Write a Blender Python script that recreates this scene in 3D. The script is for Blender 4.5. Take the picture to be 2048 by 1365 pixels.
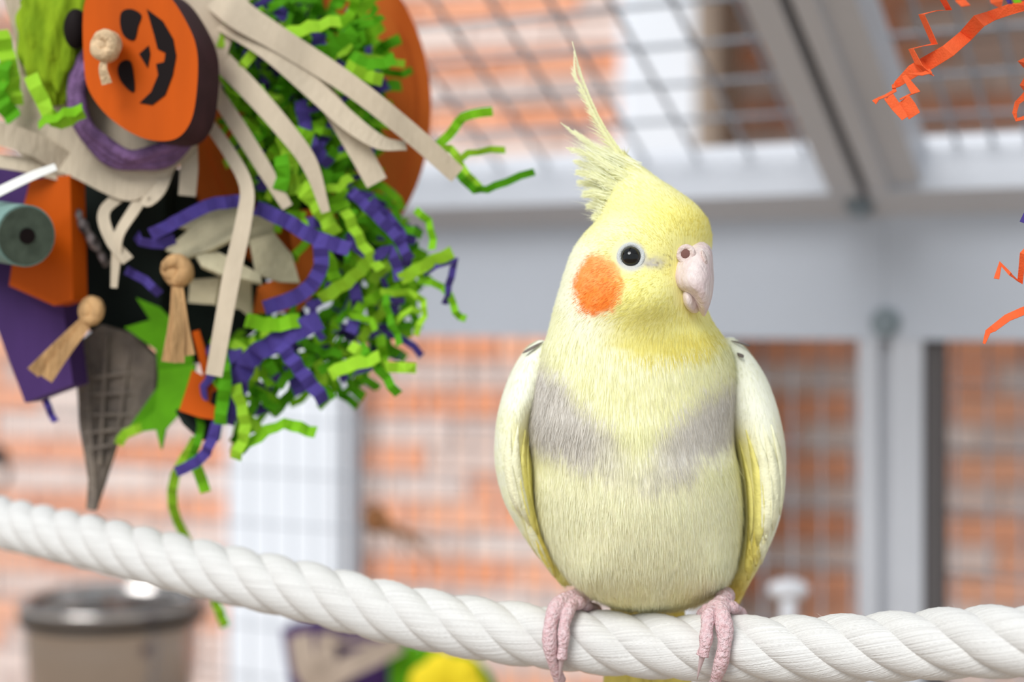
import bpy, bmesh, math, random
import numpy as np
from mathutils import Vector
from mathutils.bvhtree import BVHTree

rng = random.Random(7)
nrg = np.random.default_rng(11)
for o in list(bpy.data.objects):
    bpy.data.objects.remove(o)
scene = bpy.context.scene
COL = scene.collection

# ------------------------------------------------------------------ camera
F = 3146.0            # focal length in pixels of the 2048 x 1365 frame
CX, HZ = 1024.0, 632.0   # image column of the optical axis, row of the horizon
H = 1.5               # eye height
cam_d = bpy.data.cameras.new('camera')
cam = bpy.data.objects.new('camera', cam_d)
COL.objects.link(cam)
cam.location = (0, 0, H)
cam.rotation_euler = (math.pi / 2, 0, 0)
cam_d.sensor_width = 36.0
cam_d.lens = 36.0 * F / 2048.0
cam_d.shift_y = -(682.5 - HZ) / 2048.0
cam_d.clip_start = 0.01
cam_d.clip_end = 100
cam_d.dof.use_dof = True
cam_d.dof.focus_distance = 0.512
cam_d.dof.aperture_fstop = 5.4
scene.camera = cam

# ------------------------------------------------------------------ light
world = bpy.data.worlds.new('sky')
scene.world = world
world.use_nodes = True
bg = world.node_tree.nodes['Background']
bg.inputs[0].default_value = (0.84, 0.925, 1.0, 1)
bg.inputs[1].default_value = 0.72
sun_d = bpy.data.lights.new('sun', 'SUN')
sun_d.energy = 3.0
sun_d.angle = math.radians(32)
sun_d.color = (0.99, 0.99, 0.985)
sun = bpy.data.objects.new('sun', sun_d)
COL.objects.link(sun)
sun.rotation_euler = Vector((0.42, 0.66, -0.75)).to_track_quat('-Z', 'Y').to_euler()
sun.location = (-3, -3, 5)
scene.view_settings.view_transform = 'Standard'
scene.view_settings.look = 'None'
scene.view_settings.exposure = 0.10
scene.view_settings.gamma = 1.0
scene.view_settings.use_curve_mapping = False


# ------------------------------------------------------------------ helpers
def P(px, py, d):
    """point on the ray of pixel (px, py) at distance d in front of the eye"""
    return Vector((d * (px - CX) / F, d, H - d * (py - HZ) / F))


def lin(c):
    return tuple(((v / 255.0) / 12.92 if v / 255.0 <= 0.04045 else ((v / 255.0 + 0.055) / 1.055) ** 2.4) for v in c)


ORG = {}


def new_obj(name, me, mat=None, parent=None):
    o = bpy.data.objects.new(name, me)
    COL.objects.link(o)
    if mat is not None:
        if me.materials:
            me.materials[0] = mat
        else:
            me.materials.append(mat)
    if parent is not None:
        o.parent = parent
        org = ORG[parent.name]
        ORG[o.name] = org.copy()
    else:
        ORG[o.name] = Vector((0, 0, 0))
    return o


def tag(o, label=None, cat=None, group=None, kind=None):
    if label: o['label'] = label
    if cat: o['category'] = cat
    if group: o['group'] = group
    if kind: o['kind'] = kind
    return o


def empty(name, loc, label, cat, kind=None, group=None):
    o = bpy.data.objects.new(name, None)
    COL.objects.link(o)
    o.location = loc
    o.empty_display_size = 0.02
    ORG[o.name] = Vector(loc)
    return tag(o, label, cat, group, kind)


class MB:
    """collects vertices and faces in world coordinates; build() links ONE mesh object"""
    def __init__(s):
        s.v = []; s.f = []; s.c = []

    def add(s, vs, fs):
        b = len(s.v)
        s.v += [Vector(q) for q in vs]
        s.f += [[i + b for i in f] for f in fs]

    def box(s, o, ax, ay, az):
        """box from corner o along three edge vectors"""
        o, ax, ay, az = map(Vector, (o, ax, ay, az))
        vs = [o, o + ax, o + ax + ay, o + ay, o + az, o + ax + az, o + ax + ay + az, o + ay + az]
        s.add(vs, [(0, 3, 2, 1), (4, 5, 6, 7), (0, 1, 5, 4), (1, 2, 6, 5), (2, 3, 7, 6), (3, 0, 4, 7)])
        return s

    def tube(s, path, rad, seg=10, cap=True, ref=None):
        path = [Vector(p) for p in path]
        n = len(path)
        if not hasattr(rad, '__len__'): rad = [rad] * n
        up = Vector(ref) if ref else None
        vs = []; prev = None
        for i in range(n):
            t = (path[min(i + 1, n - 1)] - path[max(i - 1, 0)]).normalized()
            if prev is None:
                a = up if up else (Vector((0, 0, 1)) if abs(t.z) < 0.9 else Vector((1, 0, 0)))
                prev = (a - t * a.dot(t)).normalized()
            else:
                prev = (prev - t * prev.dot(t)).normalized()
            b = t.cross(prev)
            for k in range(seg):
                an = 2 * math.pi * k / seg
                vs.append(path[i] + (prev * math.cos(an) + b * math.sin(an)) * rad[i])
        fs = []
        for i in range(n - 1):
            for k in range(seg):
                k2 = (k + 1) % seg
                fs.append((i * seg + k, i * seg + k2, (i + 1) * seg + k2, (i + 1) * seg + k))
        if cap:
            fs.append(tuple(range(seg - 1, -1, -1)))
            fs.append(tuple((n - 1) * seg + k for k in range(seg)))
        s.add(vs, fs)
        return s

    def ribbon(s, path, width, normal, thick):
        """flat band along path; normal = facing direction (one or per station)"""
        path = [Vector(p) for p in path]
        n = len(path)
        if not hasattr(width, '__len__'): width = [width] * n
        many = not isinstance(normal, Vector)
        vs = []
        for i in range(n):
            t = (path[min(i + 1, n - 1)] - path[max(i - 1, 0)]).normalized()
            N = Vector(normal[i] if many else normal)
            N = (N - t * N.dot(t))
            if N.length < 1e-6: N = t.orthogonal()
            N.normalize()
            S = t.cross(N)
            w = width[i] / 2; h = thick / 2
            vs += [path[i] - S * w - N * h, path[i] + S * w - N * h, path[i] + S * w + N * h, path[i] - S * w + N * h]
        fs = []
        for i in range(n - 1):
            for k in range(4):
                k2 = (k + 1) % 4
                fs.append((i * 4 + k, i * 4 + k2, (i + 1) * 4 + k2, (i + 1) * 4 + k))
        fs.append((3, 2, 1, 0)); m = (n - 1) * 4
        fs.append((m, m + 1, m + 2, m + 3))
        s.add(vs, fs)
        return s

    def prism(s, outline, ext):
        """outline polygon (world points) pushed along ext"""
        n = len(outline); ext = Vector(ext)
        a = [Vector(p) for p in outline]
        vs = a + [p + ext for p in a]
        fs = [tuple(range(n)), tuple(range(2 * n - 1, n - 1, -1))]
        for i in range(n):
            j = (i + 1) % n
            fs.append((i, i + n, j + n, j))
        s.add(vs, fs)
        return s

    def build(s, name, mat, parent=None, smooth=False, colors=None, recalc=True):
        org = ORG[parent.name] if parent is not None else Vector((0, 0, 0))
        me = bpy.data.meshes.new(name)
        me.from_pydata([tuple(p - org) for p in s.v], [], s.f)
        if colors is not None:
            at = me.color_attributes.new('Col', 'FLOAT_COLOR', 'POINT')
            at.data.foreach_set('color', np.asarray(colors, dtype=np.float32).ravel())
        if recalc:
            bm = bmesh.new(); bm.from_mesh(me)
            bmesh.ops.recalc_face_normals(bm, faces=bm.faces)
            bm.to_mesh(me); bm.free()
        if smooth:
            me.polygons.foreach_set('use_smooth', [True] * len(me.polygons))
        me.update()
        return new_obj(name, me, mat, parent)


def catmull(pts, n, closed=False):
    """resample a control polygon (any dimension) to n points on a smooth curve"""
    p = np.asarray([list(q) for q in pts], float)
    m = len(p)
    out = []
    cnt = m if closed else m - 1
    for k in range(n):
        t = k / n * cnt if closed else k / (n - 1) * cnt
        i = min(int(t), cnt - 1); u = t - i
        if closed:
            a, b, c, d = p[(i - 1) % m], p[i % m], p[(i + 1) % m], p[(i + 2) % m]
        else:
            b, c = p[i], p[i + 1]
            a = p[i - 1] if i > 0 else 2 * b - c
            d = p[i + 2] if i + 2 < m else 2 * c - b
        out.append(0.5 * ((2 * b) + (-a + c) * u + (2 * a - 5 * b + 4 * c - d) * u * u + (-a + 3 * b - 3 * c + d) * u ** 3))
    return np.array(out)


# ------------------------------------------------------------------ materials
def mat_plain(name, rgb, rough=0.6, metal=0.0, var=0.0, vscale=40.0, bump=0.0, bscale=200.0, rgb2=None, stretch=(1, 1, 1), sheen=0.0, coat=0.0, transl=0.0):
    m = bpy.data.materials.new(name); m.use_nodes = True
    nt = m.node_tree; N = nt.nodes; L = nt.links
    b = N['Principled BSDF']
    c = lin(rgb)
    b.inputs['Base Color'].default_value = (*c, 1)
    b.inputs['Roughness'].default_value = rough
    b.inputs['Metallic'].default_value = metal
    if rough >= 0.6: b.inputs['Specular IOR Level'].default_value = 0.15
    if sheen: b.inputs['Sheen Weight'].default_value = sheen
    if coat: b.inputs['Coat Weight'].default_value = coat
    tc = N.new('ShaderNodeTexCoord'); mp = N.new('ShaderNodeMapping')
    mp.inputs['Scale'].default_value = stretch
    L.new(tc.outputs['Object'], mp.inputs['Vector'])
    if var or rgb2:
        nz = N.new('ShaderNodeTexNoise'); nz.inputs['Scale'].default_value = vscale
        nz.inputs['Detail'].default_value = 4
        L.new(mp.outputs['Vector'], nz.inputs['Vector'])
        r = N.new('ShaderNodeValToRGB')
        r.color_ramp.elements[0].position = 0.35; r.color_ramp.elements[1].position = 0.65
        c2 = lin(rgb2) if rgb2 else tuple(min(1, x * (1 + var)) for x in c)
        c1 = c if rgb2 else tuple(x * (1 - var) for x in c)
        r.color_ramp.elements[0].color = (*c1, 1); r.color_ramp.elements[1].color = (*c2, 1)
        L.new(nz.outputs['Fac'], r.inputs['Fac']); L.new(r.outputs['Color'], b.inputs['Base Color'])
    if bump:
        nb = N.new('ShaderNodeTexNoise'); nb.inputs['Scale'].default_value = bscale
        nb.inputs['Detail'].default_value = 3
        L.new(mp.outputs['Vector'], nb.inputs['Vector'])
        bp = N.new('ShaderNodeBump'); bp.inputs['Strength'].default_value = bump
        bp.inputs['Distance'].default_value = 0.002
        L.new(nb.outputs['Fac'], bp.inputs['Height']); L.new(bp.outputs['Normal'], b.inputs['Normal'])
    if transl:
        tr = N.new('ShaderNodeBsdfTranslucent'); mx = N.new('ShaderNodeMixShader')
        mx.inputs[0].default_value = transl
        tr.inputs['Color'].default_value = (*c, 1)
        if b.inputs['Base Color'].links:
            L.new(b.inputs['Base Color'].links[0].from_socket, tr.inputs['Color'])
        L.new(b.outputs[0], mx.inputs[1]); L.new(tr.outputs[0], mx.inputs[2])
        L.new(mx.outputs[0], N['Material Output'].inputs['Surface'])
    return m


def mat_attr(name, rough=0.8, sheen=0.0, var=0.06, vscale=400, bump=0.0, bscale=900, transl=0.0):
    m = bpy.data.materials.new(name); m.use_nodes = True
    nt = m.node_tree; N = nt.nodes; L = nt.links
    b = N['Principled BSDF']; b.inputs['Roughness'].default_value = rough
    b.inputs['Specular IOR Level'].default_value = 0.2
    if sheen: b.inputs['Sheen Weight'].default_value = sheen
    a = N.new('ShaderNodeAttribute'); a.attribute_name = 'Col'
    tc = N.new('ShaderNodeTexCoord')
    nz = N.new('ShaderNodeTexNoise'); nz.inputs['Scale'].default_value = vscale
    L.new(tc.outputs['Object'], nz.inputs['Vector'])
    hs = N.new('ShaderNodeHueSaturation')
    mr = N.new('ShaderNodeMapRange')
    mr.inputs['To Min'].default_value = 1 - var; mr.inputs['To Max'].default_value = 1 + var
    L.new(nz.outputs['Fac'], mr.inputs['Value']); L.new(mr.outputs['Result'], hs.inputs['Value'])
    L.new(a.outputs['Color'], hs.inputs['Color']); L.new(hs.outputs['Color'], b.inputs['Base Color'])
    if bump:
        mp = N.new('ShaderNodeMapping'); mp.inputs['Scale'].default_value = (1, 1, 0.15)
        nb = N.new('ShaderNodeTexNoise'); nb.inputs['Scale'].default_value = bscale
        L.new(tc.outputs['Object'], mp.inputs['Vector']); L.new(mp.outputs['Vector'], nb.inputs['Vector'])
        bp = N.new('ShaderNodeBump'); bp.inputs['Strength'].default_value = bump; bp.inputs['Distance'].default_value = 0.001
        L.new(nb.outputs['Fac'], bp.inputs['Height']); L.new(bp.outputs['Normal'], b.inputs['Normal'])
    if transl:
        tr = N.new('ShaderNodeBsdfTranslucent'); mx = N.new('ShaderNodeMixShader')
        mx.inputs[0].default_value = transl
        L.new(hs.outputs['Color'], tr.inputs['Color'])
        L.new(b.outputs[0], mx.inputs[1]); L.new(tr.outputs[0], mx.inputs[2])
        L.new(mx.outputs[0], N['Material Output'].inputs['Surface'])
    return m


M = dict(
    frame=mat_plain('grey_aluminium', (192, 194, 200), 0.42, 0.0, var=0.04, vscale=8),
    frame_dark=mat_plain('dark_grey_strip', (92, 88, 88), 0.6),
    board=mat_plain('grey_panel', (186, 191, 200), 0.5, var=0.04, vscale=3),
    wire=mat_plain('galvanised_wire', (158, 164, 172), 0.4, 0.3),
    bolt=mat_plain('zinc_bolt', (150, 160, 165), 0.3, 0.7),
    mortar=mat_plain('mortar', (218, 208, 202), 0.9, var=0.08, vscale=6, bump=0.3, bscale=60),
    white=mat_plain('white_paint', (226, 231, 238), 0.5, var=0.02, vscale=4),
    pipe=mat_plain('grey_pipe', (165, 168, 175), 0.5),
    ground=mat_plain('clay_paving', (164, 146, 128), 0.9, var=0.1, vscale=3),
    blocker=mat_plain('blocker_board', (158, 142, 128), 0.8),  # for the roof and fin added to block the sun
    steel=mat_plain('stainless_steel', (190, 184, 180), 0.16, 1.0),
    rubber=mat_plain('black_plastic', (30, 28, 28), 0.5),
    clip=mat_plain('white_plastic', (222, 222, 226), 0.4),
    jute=mat_plain('brown_jute', (140, 96, 60), 0.9, var=0.2, vscale=200),
)
BRICK = []
for c in ((230, 166, 134), (222, 154, 120), (232, 174, 144)):
    BRICK.append(mat_plain('orange_brick', c, 0.9, var=0.14, vscale=14, bump=0.3, bscale=80))
for c in ((224, 204, 195), (216, 194, 184), (228, 210, 201)):
    BRICK.append(mat_plain('pale_brick', c, 0.9, var=0.10, vscale=14, bump=0.3, bscale=80))

# ================================================================== SETTING
# ---- ground
g = MB(); g.box((-6, -4, -0.05), (12, 0, 0), (0, 12, 0), (0, 0, 0.05))
tag(g.build('floor', M['ground']), 'tan clay paving under the aviary', 'floor', kind='structure')

# ---- brick wall beyond the cage (turned about 12 degrees to the camera)
BA = math.radians(12)
bu = Vector((-math.cos(BA), math.sin(BA), 0)); bn = Vector((-math.sin(BA), -math.cos(BA), 0))   # leftwards, towards camera
BD = 3.80
B0 = Vector((BD * (850 - CX) / F, BD, 0.0))      # foot of the column seen at x = 850
course, blen, bh, joint = 0.0677, 0.203, 0.059, 0.009
bw = MB()
bw.box(B0 - bu * 3.0 - bn * 0.012, bu * 5.5, -bn * 0.2, Vector((0, 0, 3.2)))
wall_o = bw.build('wall_outer', M['mortar'])
tag(wall_o, 'orange and pale pink brick wall outside the wire cage', 'wall', kind='structure')
zrow0 = H - BD * (695 - HZ) / F - bh / 2          # an orange course seen at y = 695
pil = [(1245, 1440), (470, 703)]


def col_u(px):
    """distance along the brick wall of the image column px"""
    k = (px - CX) / F
    return (k * B0.y - B0.x) / (bu.x - k * bu.y)


pil_u = [sorted((col_u(a), col_u(b))) for a, b in pil]
cand = []
for r in range(int(-zrow0 / course), 24):
    z = zrow0 + r * course
    if z < 0.0 or z > 3.1: continue
    off = (r % 2) * blen / 2 + (0.03 if r % 3 == 0 else 0)
    for k in range(-15, 13):
        u = k * blen + off
        if u + blen > 2.4 or u < -2.9: continue
        c = u + blen / 2
        segs = [(u, u + blen - joint)]
        for a, b in pil_u:
            ns = []
            for s0, s1 in segs:
                if s1 <= a or s0 >= b: ns.append((s0, s1))
                else:
                    if a - s0 > 0.03: ns.append((s0, a))
                    if s1 - b > 0.03: ns.append((b, s1))
            segs = ns
        for s0, s1 in segs:
            p = B0 + bu * ((s0 + s1) / 2) + Vector((0, 0, z + bh / 2))
            sx = CX + F * p.x / p.y; sy = HZ - F * (p.z - H) / p.y
            cand.append((s0, s1, z, r, sx, sy))
inview = [c for c in cand if -60 < c[4] < 2110 and -30 < c[5] < 1395]
vis = [c for c in inview if not (c[5] > 455 and c[5] < 670)]       # not behind the grey board
vis.sort(key=lambda c: (c[4] - 1024) ** 2 + (c[5] - 682) ** 2)
pick = set(id(c) for c in vis[:300])
bmesh_cache = {}


def brick_mesh(L, kind):
    key = (round(L, 4), kind)
    if key not in bmesh_cache:
        b = MB()
        e = 0.004
        x = bu * (L / 2); z = Vector((0, 0, bh / 2))
        vs = []
        for d, q in ((-0.012, 1.0), (0.003, 1.0), (0.007, 0)):
            for sx, sz in ((-1, -1), (1, -1), (1, 1), (-1, 1)):
                kx = (L / 2 - (0 if q else e)); kz = (bh / 2 - (0 if q else e))
                vs.append(bu * (sx * kx) + Vector((0, 0, sz * kz)) + bn * d)
        fs = [(8, 9, 10, 11), (3, 2, 1, 0)]
        for l in (0, 4):
            for k in range(4):
                k2 = (k + 1) % 4
                fs.append((l + k, l + k2, l + 4 + k2, l + 4 + k))
        me = bpy.data.meshes.new('brick')
        me.from_pydata([tuple(v) for v in vs], [], fs)
        bm = bmesh.new(); bm.from_mesh(me); bmesh.ops.recalc_face_normals(bm, faces=bm.faces); bm.to_mesh(me); bm.free()
        me.materials.append(BRICK[kind])
        bmesh_cache[key] = me
    return bmesh_cache[key]


rest = [MB(), MB()]
for c in cand:
    s0, s1, z, r, sx, sy = c
    orange = (r % 2 == 0)
    if rng.random() < 0.10: orange = not orange
    kind = rng.randrange(3) + (0 if orange else 3)
    p = B0 + bu * ((s0 + s1) / 2) + Vector((0, 0, z + bh / 2))
    if id(c) in pick:
        o = bpy.data.objects.new('brick', brick_mesh(s1 - s0, kind)); COL.objects.link(o)
        o.parent = wall_o; o.location = p + bn * rng.uniform(-0.002, 0.002)
    else:
        x = bu * (s1 - s0)
        rest[0 if orange else 1].box(p - x / 2 - Vector((0, 0, bh / 2)) - bn * 0.012, x, bn * 0.018, Vector((0, 0, bh)))
for k, b in enumerate(rest):
    tag(b.build('brick_courses', BRICK[0 if k == 0 else 3], wall_o), kind='stuff')

# ---- white painted pilasters on the wall
for k, (a, b) in enumerate(pil_u):
    t = MB()
    t.box(B0 + bu * a - bn * 0.02, bu * (b - a), bn * 0.075, Vector((0, 0, 3.1)))
    t.box(B0 + bu * (a + 0.02) + bn * 0.05, bu * (b - a - 0.04), bn * 0.02, Vector((0, 0, 3.1)))
    o = t.build('trim_%d' % (k + 1), M['white'])
    tag(o, ['white painted pilaster on the brick wall seen through the roof mesh', 'white painted pilaster on the brick wall beside the grey downpipe'][k], 'pilaster', kind='structure')
pp = MB()
ap = B0 + bu * (pil_u[1][0] - 0.022) + bn * 0.035
pp.tube([ap + Vector((0, 0, z)) for z in (0, 1.5, 3.1)], 0.017, 12)
for z in (0.6, 1.3, 2.2):
    pp.tube([ap + Vector((0, 0, z)), ap + Vector((0, 0, z + 0.03))], 0.022, 12)
    pp.box(ap + Vector((0, 0, z)) - bu * 0.01, bu * 0.02, -bn * 0.05, Vector((0, 0, 0.03)))
tag(pp.build('downpipe', M['pipe'], smooth=False), 'thin grey downpipe running down the brick wall', 'pipe')

# ---- roof and side fin added to keep sun off the wall's right part
pr = MB()
ru = col_u(1440)
pr.box(B0 + bu * (ru - 2.2) + Vector((0, 0, 2.33)) - bn * 0.1, bu * 2.22, bn * 1.95, Vector((0, 0, 0.09)))
pr.box(B0 + bu * (ru - 2.2) + Vector((0, 0, 2.25)) + bn * 1.82, bu * 2.22, bn * 0.03, Vector((0, 0, 0.17)))
pr.box(B0 + bu * (ru - 0.05) + bn * 0.0, bu * 0.04, bn * 0.72, Vector((0, 0, 2.33)))
tag(pr.build('sun_blocker', M['blocker']), 'added brown soffit over the shaded part of the brick wall', 'blocker', kind='structure')

# ------------------------------------------------------------------ aviary back wall
D1 = 1.10
TU = math.atan2(0.449, 0.893)
au = Vector((-math.cos(TU), math.sin(TU), 0))      # along the wall, leftwards and away
aw = Vector((math.sin(TU), math.cos(TU), 0))       # away from the camera
A0 = P(1769, HZ, D1)                               # on the seam between two panels, at eye level
ZUP = Vector((0, 0, 1))


def A(u, z, w=0.0):
    return A0 + au * u + ZUP * z + aw * w


ZB, ZT = -0.0168, 0.0636
LW, RW = 1.25, 0.75          # run of the two panels left and right of the seam
wb = empty('wall_back', A(0, -H), 'grey framed back wall of the aviary with wire mesh panels', 'aviary wall', kind='structure')
b = MB(); b.box(A(0.0002, ZB), au * LW, aw * 0.026, ZUP * (ZT + 0.008 - ZB))
b.build('header_panel', M['board'], wb)
b = MB(); b.box(A(-0.0002, ZB), -au * RW, aw * 0.026, ZUP * (ZT + 0.008 - ZB))
b.build('header_panel', M['board'], wb)
b = MB(); b.box(A(0.0045, ZB, 0.001), au * 0.0145, aw * 0.025, ZUP * (-H - ZB)); b.build('post', M['frame'], wb)
b = MB(); b.box(A(-0.0045, ZB, 0.001), -au * 0.0215, aw * 0.025, ZUP * (-H - ZB)); b.build('post', M['frame'], wb)
b = MB(); b.box(A(0.0045, ZB, 0.010), -au * 0.009, aw * 0.012, ZUP * (-H - ZB)); b.build('seam_strip', M['frame'], wb)
b = MB(); b.box(A(-0.026, ZB, 0.006), -au * 0.012, aw * 0.02, ZUP * (-H - ZB)); b.build('dark_strip', M['frame_dark'], wb)  # narrow dark grey strip, set back beside the right-hand post
b = MB(); b.box(A(0.019, -H + 0.03, 0.003), au * LW, aw * 0.022, ZUP * 0.03); b.build('bottom_rail', M['frame'], wb)
b = MB(); b.box(A(-0.038, -H + 0.03, 0.003), -au * (RW - 0.04), aw * 0.022, ZUP * 0.03); b.build('bottom_rail', M['frame'], wb)
b = MB(); b.box(A(LW, ZB, 0.001), au * 0.025, aw * 0.025, ZUP * (-H - ZB)); b.build('post', M['frame'], wb)
b = MB(); b.box(A(-RW, ZB, 0.001), -au * 0.025, aw * 0.025, ZUP * (-H - ZB)); b.build('post', M['frame'], wb)


def wire_mesh(name, vec, r):
    w = MB(); w.tube([-vec / 2, vec / 2], r, 6)
    me = bpy.data.meshes.new(name)
    me.from_pydata([tuple(v) for v in w.v], [], w.f)
    me.polygons.foreach_set('use_smooth', [True] * len(me.polygons))
    me.materials.append(M['wire'])
    return me


def put_wires(parent, me, centres):
    for c in centres:
        o = bpy.data.objects.new('wire', me); COL.objects.link(o)
        o.parent = parent; o.location = c - ORG[parent.name]


hv = H + ZB + 0.006
mv = wire_mesh('wire', ZUP * hv, 0.0009)
zc = ZB - hv / 2
put_wires(wb, mv, [A(0.028 + 0.022 * k, zc, 0.019) for k in range(54)])
put_wires(wb, mv, [A(-0.045 - 0.022 * k, zc, 0.019) for k in range(32)])
mh = wire_mesh('wire', au * (LW - 0.01), 0.0009)
put_wires(wb, mh, [A(0.014 + (LW - 0.01) / 2, ZB - 0.030 - 0.0445 * k, 0.0212) for k in range(32)])
mh2 = wire_mesh('wire', au * (RW - 0.03), 0.0009)
put_wires(wb, mh2, [A(-0.034 - (RW - 0.03) / 2, ZB - 0.030 - 0.0445 * k, 0.0212) for k in range(32)])


def bolt(parent, c, n, r=0.008):
    n = Vector(n).normalized(); m = MB()
    m.tube([c, c + n * 0.0012], r * 1.35, 16)
    m.tube([c + n * 0.001, c + n * 0.006], r, 6)
    return m.build('bolt', M['bolt'], parent)


bolt(wb, A(-0.001, ZB + 0.012), -aw)

# ------------------------------------------------------------------ sloping mesh roof
SL = math.radians(28)
re = -aw * math.cos(SL) + ZUP * math.sin(SL)       # up the slope, towards the camera
rn = -aw * math.sin(SL) - ZUP * math.cos(SL)       # inward (down)
R0 = A(0.008, ZT + 0.004, 0.004)
RL = 1.35


def R(u, e, o=0.0):
    return R0 + au * u + re * e - rn * o


rf = empty('ceiling', R(0, 0), 'sloping wire mesh roof of the aviary in grey frames', 'aviary roof', kind='structure')
TH = 0.044
b = MB(); b.box(R(0.003, 0), au * LW, re * 0.036, -rn * TH); b.build('roof_rail', M['frame'], rf)
b = MB(); b.box(R(-0.003, 0), -au * RW, re * 0.036, -rn * TH); b.build('roof_rail', M['frame'], rf)
b = MB(); b.box(R(0.003, RL - 0.036), au * LW, re * 0.036, -rn * TH); b.build('roof_rail', M['frame'], rf)
b = MB(); b.box(R(-0.003, RL - 0.036), -au * RW, re * 0.036, -rn * TH); b.build('roof_rail', M['frame'], rf)
b = MB(); b.box(R(0.004, 0.036, 0.001), au * 0.020, re * (RL - 0.072), -rn * (TH - 0.002)); b.build('roof_stile', M['frame'], rf)
b = MB(); b.box(R(-0.004, 0.036, 0.001), -au * 0.014, re * (RL - 0.072), -rn * (TH - 0.002)); b.build('roof_stile', M['frame'], rf)
b = MB(); b.box(R(-0.018, 0.036, 0.006), -au * 0.021, re * (RL - 0.072), -rn * (TH - 0.01)); b.build('roof_stile', M['frame'], rf)
b = MB(); b.box(R(0.004, 0.03, 0.014), -au * 0.008, re * (RL - 0.06), -rn * 0.012); b.build('seam_strip', M['frame_dark'], rf)
b = MB(); b.box(R(LW, 0, 0.001), au * 0.03, re * RL, -rn * (TH - 0.002)); b.build('roof_stile', M['frame'], rf)
b = MB(); b.box(R(-RW, 0, 0.001), -au * 0.03, re * RL, -rn * (TH - 0.002)); b.build('roof_stile', M['frame'], rf)
LS = RL - 0.05
ms = wire_mesh('wire', re * LS, 0.0017)
put_wires(rf, ms, [R(0.046 + 0.0405 * k, 0.02 + LS / 2, 0.036) for k in range(30)])
put_wires(rf, ms, [R(-0.060 - 0.0235 * k, 0.02 + LS / 2, 0.036) for k in range(29)])
m1 = wire_mesh('wire', au * (LW - 0.01), 0.0017)
put_wires(rf, m1, [R(0.010 + (LW - 0.01) / 2, 0.078 + 0.0425 * k, 0.0395) for k in range(29)])
m2 = wire_mesh('wire', au * (RW - 0.03), 0.0017)
put_wires(rf, m2, [R(-0.030 - (RW - 0.03) / 2, 0.066 + 0.0445 * k, 0.0395) for k in range(28)])
bolt(rf, R(0.006, 0.020), rn)

# ================================================================== THE PERCH ROPE
rope_ctrl = [(-1500, 700, 1.25), (-800, 860, 0.98), (-300, 975, 0.78), (0, 1045, 0.69), (200, 1089, 0.645), (400, 1137, 0.612), (600, 1181, 0.590), (800, 1229, 0.574),
             (1000, 1264, 0.562), (1290, 1292, 0.545), (1600, 1299, 0.522), (1800, 1293, 0.505), (1950, 1284, 0.490), (2048, 1284, 0.480), (2300, 1270, 0.462), (2700, 1225, 0.44)]
rp = catmull([P(*c) for c in rope_ctrl], 1500)
seg = np.linalg.norm(np.diff(rp, axis=0), axis=1); s_arc = np.concatenate([[0], np.cumsum(seg)])
total = s_arc[-1]
NS = 1150
sN = np.linspace(0, total, NS)
rc = np.stack([np.interp(sN, s_arc, rp[:, k]) for k in range(3)], 1)
rt = np.gradient(rc, axis=0); rt /= np.linalg.norm(rt, axis=1)[:, None]
rside = np.cross(rt, [0, 0, 1.0]); rside /= np.linalg.norm(rside, axis=1)[:, None]
rup = np.cross(rside, rt)
ROPE_R = 0.0114
lay = 0.0665                     # length of one full turn (four strands)


def rope_mat():
    m = bpy.data.materials.new('white_cotton'); m.use_nodes = True
    nt = m.node_tree; N = nt.nodes; L = nt.links; b = N['Principled BSDF']
    b.inputs['Roughness'].default_value = 0.9
    b.inputs['Specular IOR Level'].default_value = 0.15
    b.inputs['Sheen Weight'].default_value = 0.15
    uv = N.new('ShaderNodeAttribute'); uv.attribute_name = 'fibre'
    mp = N.new('ShaderNodeMapping'); mp.inputs['Scale'].default_value = (1, 1, 1)
    L.new(uv.outputs['Vector'], mp.inputs['Vector'])
    n1 = N.new('ShaderNodeTexNoise'); n1.inputs['Scale'].default_value = 1.0; n1.inputs['Detail'].default_value = 3
    L.new(mp.outputs['Vector'], n1.inputs['Vector'])
    r = N.new('ShaderNodeValToRGB'); r.color_ramp.elements[0].position = 0.3; r.color_ramp.elements[1].position = 0.7
    r.color_ramp.elements[0].color = (*lin((206, 203, 199)), 1); r.color_ramp.elements[1].color = (*lin((226, 224, 220)), 1)
    L.new(n1.outputs['Fac'], r.inputs['Fac']); L.new(r.outputs['Color'], b.inputs['Base Color'])
    bp = N.new('ShaderNodeBump'); bp.inputs['Strength'].default_value = 0.7; bp.inputs['Distance'].default_value = 0.0006
    L.new(n1.outputs['Fac'], bp.inputs['Height']); L.new(bp.outputs['Normal'], b.inputs['Normal'])
    return m


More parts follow.
